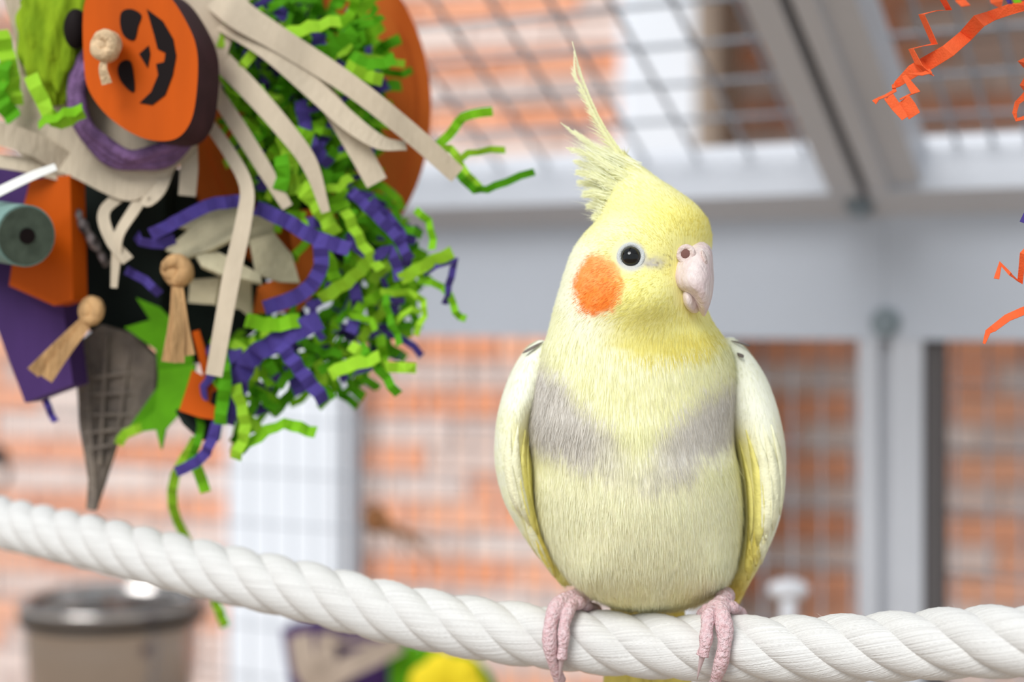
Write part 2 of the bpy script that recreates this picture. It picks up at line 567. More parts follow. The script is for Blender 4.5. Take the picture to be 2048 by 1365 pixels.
M['rope'] = rope_mat()
rope = empty('perch_rope', Vector(rc[len(rc) // 2]), 'thick twisted white cotton rope that the cockatiel perches on', 'rope')
strand_pts = []
SG = 16
for k in range(4):
    ph = 2 * math.pi * (k / 4.0 + sN / lay) * 1.0
    ph = 2 * math.pi * k / 4.0 + 2 * math.pi * sN / lay
    cr = ROPE_R * 0.54
    ctr = rc + (rup * np.cos(ph)[:, None] + rside * np.sin(ph)[:, None]) * cr
    tt = np.gradient(ctr, axis=0); tt /= np.linalg.norm(tt, axis=1)[:, None]
    rad = (ctr - rc); rad -= tt * (rad * tt).sum(1)[:, None]; rad /= np.linalg.norm(rad, axis=1)[:, None]
    bi = np.cross(tt, rad)
    th = np.arange(SG) / SG * 2 * math.pi
    # lens-shaped strand: wide along the rope surface, flatter radially
    vs = ctr[:, None, :] + rad[:, None, :] * (np.cos(th) * ROPE_R * 0.46)[None, :, None] + bi[:, None, :] * (np.sin(th) * ROPE_R * 0.54)[None, :, None]
    V = vs.reshape(-1, 3)
    fs = []
    for i in range(NS - 1):
        for q in range(SG):
            q2 = (q + 1) % SG
            fs.append((i * SG + q, (i + 1) * SG + q, (i + 1) * SG + q2, i * SG + q2))
    fs.append(tuple(range(SG))); fs.append(tuple((NS - 1) * SG + q for q in range(SG - 1, -1, -1)))
    me = bpy.data.meshes.new('strand')
    me.from_pydata([tuple(p) for p in (V - np.array(ORG[rope.name]))], [], fs)
    at = me.attributes.new('fibre', 'FLOAT_VECTOR', 'POINT')
    tw = sN * 235.0
    fx = np.zeros((NS, SG, 3))
    fx[:, :, 0] = 9.0 * np.cos(th[None, :] + tw[:, None]) + 40 * k
    fx[:, :, 1] = 9.0 * np.sin(th[None, :] + tw[:, None])
    fx[:, :, 2] = (sN * 60)[:, None]
    at.data.foreach_set('vector', fx.astype(np.float32).ravel())
    me.polygons.foreach_set('use_smooth', [True] * len(me.polygons))
    new_obj('strand', me, M['rope'], rope)
    strand_pts.append((ctr, rad, bi, tt))


# fast triangle-strand builder (fuzz, down)
def strands(name, root, d, nrm, length, width, cols, mat, parent, curl=0.25, lift2=None):
    """many thin tapering hairs in one mesh; all arrays are per hair"""
    n = len(root)
    side = np.cross(d, nrm); side /= np.maximum(np.linalg.norm(side, axis=1), 1e-9)[:, None]
    L = length[:, None]; W = width[:, None]
    mid = root + d * L * 0.5 + nrm * L * curl * 0.35
    tip = root + d * L + (nrm * L * curl * 0.1 if lift2 is None else lift2)
    V = np.stack([root - side * W / 2, root + side * W / 2, mid - side * W * 0.42, mid + side * W * 0.42, tip], 1).reshape(-1, 3)
    base = (np.arange(n) * 5)[:, None]
    T = np.concatenate([base + np.array([[0, 1, 2]]), base + np.array([[1, 3, 2]]), base + np.array([[2, 3, 4]])], 1).reshape(-1)
    V = V - np.array(ORG[parent.name])
    me = bpy.data.meshes.new(name)
    me.vertices.add(len(V)); me.vertices.foreach_set('co', V.astype(np.float32).ravel())
    nt = n * 3
    me.loops.add(nt * 3); me.loops.foreach_set('vertex_index', T.astype(np.int32))
    me.polygons.add(nt); me.polygons.foreach_set('loop_start', np.arange(0, nt * 3, 3, dtype=np.int32))
    try:
        me.polygons.foreach_set('loop_total', np.full(nt, 3, dtype=np.int32))
    except Exception:
        pass
    me.update(calc_edges=True)
    if cols is not None:
        at = me.color_attributes.new('Col', 'FLOAT_COLOR', 'POINT')
        C = np.repeat(cols, 5, axis=0)
        at.data.foreach_set('color', C.astype(np.float32).ravel())
    me.polygons.foreach_set('use_smooth', [True] * nt)
    return new_obj(name, me, mat, parent)


rcore = MB(); rcore.tube([Vector(p) for p in rc[::6]], ROPE_R * 0.55, 10)
rcore.build('core', M['rope'], rope, smooth=True)
nf = 5000
ki = nrg.integers(0, 4, nf); si = nrg.integers(NS // 5, NS - 5, nf); aa = nrg.uniform(-2.0, 2.0, nf)
ra = np.zeros((nf, 3)); rd = np.zeros((nf, 3)); rnn = np.zeros((nf, 3))
for k in range(4):
    m_ = ki == k
    ctr, rad, bi, tt = strand_pts[k]
    ca, sa = np.cos(aa[m_])[:, None], np.sin(aa[m_])[:, None]
    ra[m_] = ctr[si[m_]] + rad[si[m_]] * ca * ROPE_R * 0.45 + bi[si[m_]] * sa * ROPE_R * 0.52
    rnn[m_] = rad[si[m_]] * ca + bi[si[m_]] * sa
    rd[m_] = tt[si[m_]] * nrg.choice([-1, 1], (m_.sum(), 1)) + rnn[m_] * nrg.uniform(0.02, 0.5, (m_.sum(), 1)) + nrg.normal(0, 0.25, (m_.sum(), 3))
rd /= np.linalg.norm(rd, axis=1)[:, None]
fz = strands('fuzz', ra, rd, rnn, nrg.uniform(0.001, 0.0042, nf), np.full(nf, 0.00006), None, M['rope'], rope, curl=0.4)
tag(fz, kind='stuff')

# ================================================================== THE COCKATIEL
D0 = 0.545
bird = empty('cockatiel', P(1280, 1236, D0), 'pale yellow cockatiel with orange cheek patch and tall crest perched on the rope', 'bird')
KM = D0 / F                        # metres per pixel at the bird


def BX(px): return (px - CX) * KM
def BZ(py): return H - (py - HZ) * KM


def hermite(xs, ys, xq):
    xs = np.asarray(xs, float); ys = np.asarray(ys, float)
    m = np.gradient(ys, xs)
    i = np.clip(np.searchsorted(xs, xq) - 1, 0, len(xs) - 2)
    h = xs[i + 1] - xs[i]; t = (xq - xs[i]) / h
    return ((2 * t ** 3 - 3 * t ** 2 + 1) * ys[i] + (t ** 3 - 2 * t ** 2 + t) * h * m[i] + (-2 * t ** 3 + 3 * t ** 2) * ys[i + 1] + (t ** 3 - t ** 2) * h * m[i + 1])


def loft(rows, nr, ns, expo=2.0):
    """rows: (py, xl, xr, front, back, dy). returns verts (world), faces, px, py per vertex"""
    rows = np.array(rows, float)
    y0, y1 = rows[0, 0], rows[-1, 0]
    q = np.linspace(0, 1, nr)
    q = 0.5 - 0.5 * np.cos(q * math.pi) if False else q
    yq = y0 + (y1 - y0) * q
    f = [hermite(rows[:, 0], rows[:, k], yq) for k in range(1, 6)]
    th = np.arange(ns) / ns * 2 * math.pi
    V = []
    for i in range(nr):
        xl, xr, fr, bk, dy = (a[i] for a in f)
        c = np.cos(th); s = np.sin(th)
        ex = np.sign(c) * np.abs(c) ** (2 / expo); ey = np.sign(s) * np.abs(s) ** (2 / expo)
        X = BX((xl + xr) / 2) + (xr - xl) / 2 * KM * ex
        Y = D0 + dy + np.where(ey < 0, fr * ey, bk * ey)
        V.append(np.stack([X, Y, np.full(ns, BZ(yq[i]))], 1))
    V = np.concatenate(V)
    fs = []
    for i in range(nr - 1):
        for k in range(ns):
            k2 = (k + 1) % ns
            fs.append((i * ns + k, i * ns + k2, (i + 1) * ns + k2, (i + 1) * ns + k))
    fs.append(tuple(range(ns - 1, -1, -1))); fs.append(tuple((nr - 1) * ns + k for k in range(ns)))
    return V, fs


# body and head in one skin -----------------------------------------------------
body_rows = [
    (312, 1248, 1254, .001, .001, -.002), (325, 1240, 1270, .003, .003, -.002), (345, 1230, 1298, .0055, .006, -.002), (365, 1222, 1326, .009, .010, -.002), (385, 1214, 1356, .0135, .014, -.002), (410, 1206, 1388, .0185, .019, -.002), (440, 1193, 1411, .0235, .023, -.002),
    (470, 1166, 1420, .0265, .025, -.002), (500, 1146, 1420, .0285, .026, -.002), (540, 1130, 1410, .0295, .027, -.002), (580, 1118, 1406, .030, .027, -.002),
    (615, 1108, 1410, .0298, .027, -.002), (645, 1101, 1424, .0298, .027, -.0015), (670, 1094, 1442, .0300, .0275, -.001), (695, 1085, 1458, .0306, .029, 0), (725, 1075, 1468, .0313, .031, .001),
    (765, 1063, 1473, .0322, .034, .002), (805, 1056, 1473, .0333, .036, .003), (850, 1053, 1470, .0346, .037, .004), (890, 1058, 1471, .0353, .037, .005), (930, 1064, 1479, .0358, .037, .006),
    (985, 1066, 1488, .0360, .037, .008), (1040, 1074, 1492, .0350, .036, .010), (1090, 1090, 1490, .0338, .035, .012), (1130, 1110, 1482, .0312, .033, .013), (1165, 1135, 1467, .0270, .030, .014),
    (1195, 1168, 1444, .0210, .026, .0145), (1217, 1205, 1412, .0145, .02, .015), (1230, 1245, 1370, .0075, .012, .015), (1236, 1290, 1325, .002, .003, .015)]
NR, NSG = 240, 200
BV, BF = loft(body_rows, NR, NSG)


def gauss(px, py, cx, cy, sx, sy):
    return np.exp(-((px - cx) / sx) ** 2 - ((py - cy) / sy) ** 2)


def sstep(a, b, x):
    t = np.clip((x - a) / (b - a), 0, 1)
    return t * t * (3 - 2 * t)


bpx = CX + F * BV[:, 0] / BV[:, 1]; bpy_ = HZ + F * (H - BV[:, 2]) / BV[:, 1]     # plumage pattern as seen from the front
front = (BV[:, 1] < D0 + 0.004)
# cheek and jaw bulge, brow, breast and thigh fullness
disp = (0.0050 * gauss(bpx, bpy_, 1290, 600, 80, 55) + 0.0022 * gauss(bpx, bpy_, 1330, 455, 70, 40) + 0.0016 * gauss(bpx, bpy_, 1200, 570, 50, 55)
        - 0.0016 * gauss(bpx, bpy_, 1262, 514, 34, 30) 
        + 0.0028 * gauss(bpx, bpy_, 1280, 1060, 150, 100) + 0.0030 * gauss(bpx, bpy_, 1170, 1150, 45, 50) + 0.0028 * gauss(bpx, bpy_, 1440, 1150, 40, 55))
BV[:, 1] -= np.where(front, disp, 0)


def mixc(a, b, t):
    return a * (1 - t[:, None]) + b * t[:, None]


def C3(r, g, b): return np.array(lin((r, g, b)))


def vnoise(px, py, sc, seed):
    r = np.random.default_rng(seed)
    g = r.uniform(-1, 1, (64, 64))
    x = px / sc; y = py / sc
    xi = np.floor(x).astype(int); yi = np.floor(y).astype(int); fx = x - xi; fy = y - yi
    fx = fx * fx * (3 - 2 * fx); fy = fy * fy * (3 - 2 * fy)
    G = lambda a, b: g[a % 64, b % 64]
    return (G(xi, yi) * (1 - fx) + G(xi + 1, yi) * fx) * (1 - fy) + (G(xi, yi + 1) * (1 - fx) + G(xi + 1, yi + 1) * fx) * fy


def plumage(px, py, fr):
    """feather colour of the bird's front at image-plane coordinates (px, py)"""
    wob = vnoise(px, py, 26, 1) * 9 + vnoise(px, py, 9, 2) * 5
    yellow = C3(246, 239, 156); deep = C3(243, 228, 108); pale = C3(253, 253, 236); cream = C3(250, 248, 208)
    grey = C3(220, 214, 208); belly = C3(252, 249, 218); low = C3(246, 234, 166)
    c = np.tile(yellow, (len(px), 1))
    # crown and forehead deeper
    c = mixc(c, deep, 0.55 * gauss(px, py, 1395, 450, 45, 40) + 0.25 * gauss(px, py, 1330, 410, 60, 40))
    c = mixc(c, deep, 0.5 * gauss(px, py, 1330, 530, 45, 22))
    # pale back of head, temple and side of neck
    edge = 1175 + (py - 480) * 0.10
    c = mixc(c, pale, 0.75 * sstep(edge + 75 + wob, edge - 35 + wob, px) * sstep(440, 500, py))
    c = mixc(c, pale, 0.35 * gauss(px, py, 1230, 455, 60, 35))
    c = mixc(c, C3(250, 247, 196), 0.75 * sstep(430, 350, py))
    c = mixc(c, pale, 0.9 * sstep(640, 690, py + wob) * sstep(1240, 1130, px + wob))
    # throat deeper yellow
    c = mixc(c, deep, 0.55 * gauss(px, py, 1330, 700, 110, 34) + 0.3 * gauss(px, py, 1400, 660, 40, 50))
    # breast below the yellow bib
    ub = 722 - ((px - 1310) / 130) ** 2 * 48 + wob
    c = mixc(c, cream, sstep(ub - 14, ub + 16, py))
    # yellow wash of the upper breast
    c = mixc(c, C3(248, 240, 170), 0.22 * gauss(px, py, 1270, 790, 140, 55))
    # belly
    c = mixc(c, belly, sstep(900, 980, py))
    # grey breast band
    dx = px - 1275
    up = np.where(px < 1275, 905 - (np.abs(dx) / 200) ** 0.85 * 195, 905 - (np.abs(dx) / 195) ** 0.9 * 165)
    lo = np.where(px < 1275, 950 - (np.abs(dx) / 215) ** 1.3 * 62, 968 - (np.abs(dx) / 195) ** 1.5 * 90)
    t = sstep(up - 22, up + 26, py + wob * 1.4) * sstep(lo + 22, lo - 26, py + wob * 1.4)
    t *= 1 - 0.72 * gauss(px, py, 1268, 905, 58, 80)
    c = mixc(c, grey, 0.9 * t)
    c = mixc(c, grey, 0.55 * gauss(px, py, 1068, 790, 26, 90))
    c = mixc(c, low, 0.75 * sstep(1120, 1225, py + wob) * (0.55 + 0.45 * vnoise(px, py, 40, 4)))
    # orange cheek patch
    ex, ey = (px - 1197) / 49.0, (py - 570) / 59.0
    rr = np.sqrt(ex ** 2 + ey ** 2) + 0.10 * vnoise(px, py, 7, 5) + 0.06 * vnoise(px, py, 22, 6)
    ot = sstep(1.13, 0.88, rr)
    oc = mixc(np.tile(C3(253, 142, 52), (len(px), 1)), C3(254, 172, 100), np.clip(0.45 - 0.5 * ey + 0.4 * vnoise(px, py, 10, 8), 0, 1))
    c = c * (1 - ot[:, None]) + oc * ot[:, None]
    # bare grey skin around the eye towards the bill
    c = mixc(c, C3(205, 203, 196), 0.95 * sstep(1.25, 0.85, np.sqrt(((px - 1262) / 29) ** 2 + ((py - 514) / 29) ** 2)))
    gsk = gauss(px, py, 1306, 526, 26, 13) * (0.75 + 0.35 * vnoise(px, py, 5, 9))
    c = mixc(c, C3(184, 176, 168), np.clip(gsk * 1.25, 0, 0.95))
    sp = (vnoise(px, py, 4.0, 12) > 0.45) * gauss(px, py, 1325, 525, 34, 16)
    c = mixc(c, C3(120, 104, 90), 0.8 * sp)
    # back of the bird: plain pale feathers
    c = mixc(c, C3(236, 234, 200), np.where(fr, 0.0, 0.85))
    return c


cols = np.ones((len(BV), 4)); cols[:, :3] = plumage(bpx, bpy_, front)
M['plume'] = mat_attr('plumage', 0.85, sheen=0.15, var=0.05, vscale=500, bump=0.25, bscale=1500)
M['down'] = mat_attr('down_feathers', 0.85, var=0.05, vscale=300, transl=0.28)
bm_ = MB(); bm_.v = [Vector(p) for p in BV]; bm_.f = BF
body = bm_.build('body', M['plume'], bird, smooth=True, colors=cols)
bvh = BVHTree.FromPolygons([tuple(p) for p in BV], BF)
EYE = Vector((0, 0, H))


def surf(px, py, tree=bvh, off=0.0):
    """point where the line of sight of a pixel meets the bird, pushed out by off"""
    d = (P(px, py, 1.0) - EYE).normalized()
    hit, n, i, dist = tree.ray_cast(EYE, d)
    if hit is None: return None, None
    if n.dot(d) > 0: n = -n
    return hit + n * off, n


# down feathers all over the body -----------------------------------------------
def down(V, Fq, cfun, n, flow, lfun, parent, name, wfun=0.00022, lift=(0.03, 0.14), seed=3, jit=0.06):
    r = np.random.default_rng(seed)
    q = np.array([f for f in Fq if len(f) == 4])
    a, b, c, d = (V[q[:, k]] for k in range(4))
    nr_ = np.cross(c - a, d - b); ar = np.linalg.norm(nr_, axis=1)
    # mostly the side towards the light and the viewer
    w = ar.copy(); ctr = (a + b + c + d) / 4
    w *= np.where(ctr[:, 1] < D0 + 0.012, 1.0, 0.18)
    pick = r.choice(len(q), n, p=w / w.sum())
    u = r.random((n, 1)); v = r.random((n, 1))
    root = (a[pick] * (1 - u) + b[pick] * u) * (1 - v) + (d[pick] * (1 - u) + c[pick] * u) * v
    nm = nr_[pick] / np.maximum(ar[pick], 1e-12)[:, None]
    cen = V.mean(0)
    cc = np.stack([np.full(n, cen[0]), np.full(n, cen[1]), root[:, 2]], 1)
    sgn = np.sign(((root - cc) * nm).sum(1)); sgn[sgn == 0] = 1
    nm = nm * sgn[:, None]
    fl = flow(root)
    fl = fl - nm * (fl * nm).sum(1)[:, None]
    fl /= np.maximum(np.linalg.norm(fl, axis=1), 1e-6)[:, None]
    fl = fl + nm * r.uniform(*lift, (n, 1)) + r.normal(0, jit, (n, 3))
    fl /= np.linalg.norm(fl, axis=1)[:, None]
    px = CX + F * root[:, 0] / root[:, 1]; py = HZ + F * (H - root[:, 2]) / root[:, 1]
    ln = lfun(px, py) * r.uniform(0.6, 1.25, n)
    cl = np.ones((n, 4)); cl[:, :3] = cfun(px, py, root[:, 1] < D0 + 0.004) * r.uniform(0.88, 1.10, (n, 1))
    cl = np.clip(cl, 0, 0.98); cl[:, 3] = 1
    keep = ln > 0.0004
    o = strands(name, (root - nm * 0.0002)[keep], fl[keep], nm[keep], ln[keep], np.full(keep.sum(), wfun), cl[keep], M['down'], parent, curl=-0.12)
    return tag(o, kind='stuff')


bill = np.array(P(1372, 545, D0 - 0.026))


def body_flow(root):
    px = CX + F * root[:, 0] / root[:, 1]; py = HZ + F * (H - root[:, 2]) / root[:, 1]
    away = root - bill; away /= np.linalg.norm(away, axis=1)[:, None]
    dn = np.stack([np.clip((px - 1275) / 800.0, -0.2, 0.2), np.zeros(len(px)), -np.ones(len(px))], 1)
    t = sstep(690, 620, py)[:, None]
    d = away * t + dn * (1 - t)
    up = sstep(450, 380, py)[:, None] * 1.6
    d = d + up * np.array([[-0.72, 0.1, 0.70]])
    return d


def body_len(px, py):
    l = 0.0030 + 0.0016 * sstep(420, 340, py) + 0.0030 * sstep(560, 720, py) + 0.0012 * sstep(720, 900, py)
    l *= 1 - 0.995 * sstep(1.2, 0.9, np.sqrt(((px - 1262) / 27) ** 2 + ((py - 514) / 29) ** 2))
    l *= 1 - 0.8 * gauss(px, py, 1310, 526, 30, 18)
    # none beneath the bill itself
    l *= 1 - 0.99 * ((px > 1352) & (px < 1422) & (py > 492) & (py < 600))
    return l


down(BV, BF, plumage, 130000, body_flow, body_len, bird, 'down')

# wings ---------------------------------------------------------------------------
wl_rows = [(682, 1078, 1088, .002, .004, .006), (694, 1058, 1098, .006, .014, .006), (715, 1040, 1102, .010, .022, .006), (745, 1023, 1100, .013, .028, .006), (785, 1007, 1092, .015, .031, .006), (830, 995, 1070, .016, .033, .006),
           (880, 989, 1063, .017, .033, .007), (930, 989, 1068, .017, .033, .008), (975, 997, 1070, .016, .032, .009), (1015, 1010, 1073, .015, .030, .010), (1055, 1030, 1083, .013, .027, .012),
           (1095, 1055, 1098, .011, .023, .014), (1132, 1082, 1118, .008, .018, .016), (1165, 1106, 1140, .005, .012, .018), (1190, 1126, 1150, .002, .006, .019)]
wr_rows = [(676, 1458, 1470, .002, .004, .006), (690, 1448, 1487, .006, .014, .006), (715, 1442, 1510, .010, .022, .006), (750, 1440, 1533, .013, .028, .006), (795, 1442, 1552, .015, .031, .006), (845, 1456, 1566, .016, .033, .006),
           (895, 1472, 1575, .017, .033, .007), (945, 1483, 1577, .017, .033, .008), (995, 1489, 1574, .017, .032, .009), (1045, 1492, 1565, .016, .030, .010), (1095, 1488, 1549, .014, .027, .012),
           (1140, 1478, 1531, .011, .023, .014), (1180, 1466, 1513, .008, .018, .016), (1212, 1460, 1500, .005, .012, .018), (1236, 1474, 1490, .002, .005, .019)]


def wing_col(left):
    def f(px, py, fr):
        wob = vnoise(px, py, 30, 21) * 10 + vnoise(px, py, 8, 22) * 5
        c = np.tile(C3(246, 246, 226), (len(px), 1))
        if left:
            e = np.interp(py, [700, 860, 930, 1010, 1090, 1180], [1078, 1060, 1070, 1070, 1092, 1132])
            t = sstep(60, 8, e - px + wob) * sstep(800, 900, py)
            c = mixc(c, C3(238, 226, 112), 0.9 * t)
            c = mixc(c, C3(244, 242, 176), 0.4 * sstep(760, 840, py) * (0.5 + 0.5 * vnoise(px, py, 14, 24)))
        else:
            e = np.interp(py, [700, 860, 930, 1010, 1090, 1200], [1474, 1470, 1482, 1490, 1492, 1472])
            t = sstep(62, 10, px - e + wob) * sstep(820, 900, py)
            c = mixc(c, C3(240, 230, 140), 0.85 * t)
            c = mixc(c, C3(240, 234, 160), 0.5 * gauss(px, py, 1545, 930, 22, 60))
            c = mixc(c, C3(226, 202, 96), 0.7 * sstep(1080, 1200, py))
            c = mixc(c, C3(236, 226, 196), 0.6 * sstep(70, 100, px - e))
        return c
    return f


def feather_blade(mb, px0, py0, px1, py1, w_px, tree, off=0.0006, n=9, bend=0.0, cols=None, col=None):
    """one contour feather lying on a surface, from root pixel to tip pixel"""
    pts = []; nm = []
    for k in range(n):
        t = k / (n - 1)
        x = px0 + (px1 - px0) * t + bend * math.sin(math.pi * t); y = py0 + (py1 - py0) * t
        p, nn = surf(x, y, tree, off * (0.4 + 1.2 * t))
        if p is None: continue
        pts.append(p); nm.append(nn)
    if len(pts) < 4: return False
    m = len(pts)
    ws = []
    for k in range(m):
        t = k / (m - 1)
        ws.append(w_px * KM * (0.04 + 0.96 * math.sin(min(1, t * 1.7) * math.pi / 2)) * (1.0 if t < 0.72 else max(0.06, math.sqrt(max(0.0, 1 - ((t - 0.72) / 0.285) ** 2)))))
    mb.ribbon(pts, ws, nm, 0.0002)
    return True


M['quill'] = mat_plain('pale_feather', (246, 243, 206), 0.8, var=0.06, vscale=300, bump=0.2, bscale=1200)
M['quill_y'] = mat_plain('yellow_feather', (240, 230, 140), 0.8, var=0.08, vscale=300, bump=0.2, bscale=1200)
M['quill_d'] = mat_plain('grey_feather', (120, 110, 104), 0.8, var=0.1, vscale=300)
M['quill_o'] = mat_plain('olive_feather', (228, 212, 112), 0.8, var=0.08, vscale=300)
for side_, rows in ((0, wl_rows), (1, wr_rows)):
    WV, WF = loft(rows, 90, 72)
    wpx = CX + F * WV[:, 0] / WV[:, 1]; wpy = HZ + F * (H - WV[:, 2]) / WV[:, 1]
    cf = wing_col(side_ == 0)
    wc = np.ones((len(WV), 4)); wc[:, :3] = cf(wpx, wpy, np.ones(len(WV), bool))
    w_ = MB(); w_.v = [Vector(p) for p in WV]; w_.f = WF
    wing = w_.build('wing', M['plume'], bird, smooth=True, colors=wc)
    wt = BVHTree.FromPolygons([tuple(p) for p in WV], WF)
    if side_ == 0:
        long_f = [((1058, 850), (1080, 1080), 16, 'quill_y', -12), ((1050, 860), (1072, 1070), 22, 'quill_y', -14), ((1036, 850), (1058, 1050), 22, 'quill', -14), ((1022, 840), (1042, 1030), 22, 'quill', -14),
                  ((1060, 1030), (1122, 1172), 18, 'quill_o', -6), ((1046, 1020), (1108, 1150), 18, 'quill', -6)]
    else:
        long_f = [((1478, 880), (1502, 1080), 22, 'quill_y', 10), ((1492, 860), (1516, 1092), 24, 'quill_y', 14), ((1508, 850), (1530, 1080), 24, 'quill', 14), ((1525, 850), (1545, 1060), 24, 'quill', 14), ((1542, 850), (1558, 1030), 22, 'quill', 12),
                  ((1496, 1050), (1484, 1226), 18, 'quill_o', 8), ((1510, 1050), (1496, 1215), 18, 'quill_o', 8), ((1526, 1040), (1508, 1180), 18, 'quill', 8)]
    for (a, b_, w, mt, bd) in reversed(long_f):
        fb = MB()
        if feather_blade(fb, a[0], a[1], b_[0], b_[1], w, wt, 0.0003, bend=bd): fb.build('flight_feather', M[mt], wing, smooth=True)
    sc = MB()      # dark scapular edge showing at the shoulder
    if side_ == 0:
        if feather_blade(sc, 1086, 686, 1052, 714, 9, wt, 0.0012, n=7): sc.build('scapular_feather', M['quill_d'], wing, smooth=True)
    else:
        if feather_blade(sc, 1462, 684, 1492, 700, 8, wt, 0.0012, n=7): sc.build('scapular_feather', M['quill_d'], wing, smooth=True)
        sc = MB()
        if feather_blade(sc, 1474, 708, 1484, 722, 9, wt, 0.0014, n=7): sc.build('scapular_feather', M['quill_d'], wing, smooth=True)
    down(WV, WF, cf, 12000, lambda r_: np.tile(np.array([[0.05 if side_ == 0 else 0.0, 0, -1.0]]), (len(r_), 1)), lambda a, b: np.full(len(a), 0.004), wing, 'wing_down', wfun=0.00028, lift=(0.02, 0.12), seed=31 + side_)

# tail -----------------------------------------------------------------------------
for k, (x0, x1, dd) in enumerate([(1240, 1215, 0.0), (1265, 1250, .001), (1295, 1292, .002), (1325, 1335, .001), (1350, 1372, 0.0)]):
    t = MB()
    pts = [P(x0 + (x1 - x0) * s, 1190 + s * 520, D0 + 0.030 + dd + 0.035 * s) for s in np.linspace(0, 1, 10)]
    t.ribbon(pts, [0.006 + 0.005 * math.sin(min(1, s * 1.5) * 1.5) - (0.006 if s > 0.97 else 0) for s in np.linspace(0, 1, 10)], Vector((0, -1, 0.1)), 0.0005)
    t.build('tail_feather', M['quill_o'], bird, smooth=True)

# crest ----------------------------------------------------------------------------
crest = [
    ([(1330, 400), (1285, 352), (1243, 305), (1205, 248), (1178, 190), (1160, 140), (1145, 84)], 46, 9, .000),
    ([(1318, 405), (1272, 350), (1228, 296), (1190, 232), (1166, 180), (1152, 150), (1148, 104)], 40, 8, -.002),
    ([(1306, 400), (1262, 352), (1222, 318), (1180, 288), (1146, 264), (1122, 246)], 26, 3, .002),
    ([(1310, 400), (1258, 345), (1215, 312), (1182, 290), (1150, 262)], 24, 12, .005),
    ([(1300, 410), (1250, 360), (1205, 325), (1165, 305), (1134, 296)], 30, 8, -.003),
    ([(1296, 412), (1248, 368), (1206, 342), (1172, 330), (1148, 322)], 30, 8, .003),
    ([(1292, 416), (1245, 378), (1205, 357), (1176, 348), (1154, 343)], 30, 10, -.004),
    ([(1288, 420), (1245, 390), (1208, 374), (1180, 368), (1156, 364)], 30, 10, .001),
    ([(1284, 428), (1245, 402), (1212, 392), (1190, 388), (1168, 388)], 30, 12, -.004),
    ([(1280, 434), (1245, 416), (1218, 408), (1198, 408), (1176, 412)], 28, 12, .003),
    ([(1276, 440), (1246, 428), (1224, 424), (1206, 426), (1188, 434)], 24, 12, -.002),
    ([(1345, 404), (1305, 366), (1270, 335), (1240, 305), (1215, 272)], 22, 5, .004),
    ([(1355, 412), (1318, 376), (1288, 350), (1262, 330), (1240, 312)], 24, 8, -.004),
    ([(1325, 420), (1285, 384), (1250, 356), (1220, 336), (1190, 318)], 32, 12, -.007),
    ([(1318, 428), (1275, 398), (1240, 378), (1210, 362), (1182, 350)], 32, 12, -.007),
    ([(1310, 436), (1270, 412), (1240, 398), (1214, 390), (1190, 384)], 30, 12, -.007),
]
M['crest'] = mat_attr('crest_plume', 0.85, var=0.04, vscale=300, transl=0.2)


def crest_feather(ctrl, b0, b1, dd, idx):
    n = 46
    c = catmull(ctrl, n)
    r = np.random.default_rng(100 + idx)
    pts = np.array([P(x, y, D0 - 0.004 + dd + 0.004 * k / n) for k, (x, y) in enumerate(c)])
    V = []; T = []; CC = []
    ya = C3(253, 250, 186); yb = C3(252, 252, 222)

    def quad(a, b2, wa, wb, sdir, ca, cb):
        b = len(V)
        V.extend([a - sdir * wa, a + sdir * wa, b2 + sdir * wb, b2 - sdir * wb])
        T.append((b, b + 1, b + 2, b + 3)); CC.extend([ca, ca, cb, cb])
    view = np.array([0, 1.0, 0])
    for k in range(n - 1):
        t = k / (n - 1)
        tg = pts[k + 1] - pts[k]; tg /= np.linalg.norm(tg)
        sd = np.cross(tg, view); sd /= np.linalg.norm(sd)
        col = ya * (1 - t * 0.6) + yb * t * 0.6
        w = (0.00045 * (1 - t) + 0.00010)
        tg2 = pts[min(k + 2, n - 1)] - pts[k]
        quad(pts[k], pts[k + 1] + tg * 0.0002, w, w * 0.97, sd, col, col)
        if t < 0.12: continue
        m = 5
        for j in range(m):
            for sg in (-1, 1):
                q = pts[k] + (pts[k + 1] - pts[k]) * (j / m)
                bl = (b0 + (b1 - b0) * t) * KM * r.uniform(0.6, 1.5) * min(1, (1.06 - t) * 4)
                if (sd * sg)[0] > 0 and idx in (0, 1, 11, 12): bl *= 0.22
                ang = math.radians(r.uniform(12, 40) * (1 - 0.5 * t))
                d = tg * math.cos(ang) + sd * sg * math.sin(ang) + view * r.normal(0, 0.10)
                e1 = q + d * bl * 0.55; e2 = q + d * bl + tg * bl * 0.12 + np.array([0, 0, -0.1 * bl]) + r.normal(0, 0.06, 3) * bl
                sdd = np.cross(d, view); sdd /= np.linalg.norm(sdd)
                cb = np.clip((ya * (0.75 - 0.5 * t) + yb * (0.25 + 0.5 * t)) * r.uniform(0.95, 1.08), 0, 0.99)
                quad(q, e1, 0.00011, 0.00010, sdd, cb, cb)
                quad(e1, e2, 0.00010, 0.00002, sdd, cb, cb)
    mb = MB(); mb.v = [Vector(v) for v in V]; mb.f = [list(f) for f in T]
    cl = np.ones((len(V), 4)); cl[:, :3] = np.array(CC)
    return mb.build('crest_feather', M['crest'], bird, smooth=True, colors=cl, recalc=False)


for i, (ct, b0, b1, dd) in enumerate(crest):
    crest_feather(ct, b0, b1, dd, i)

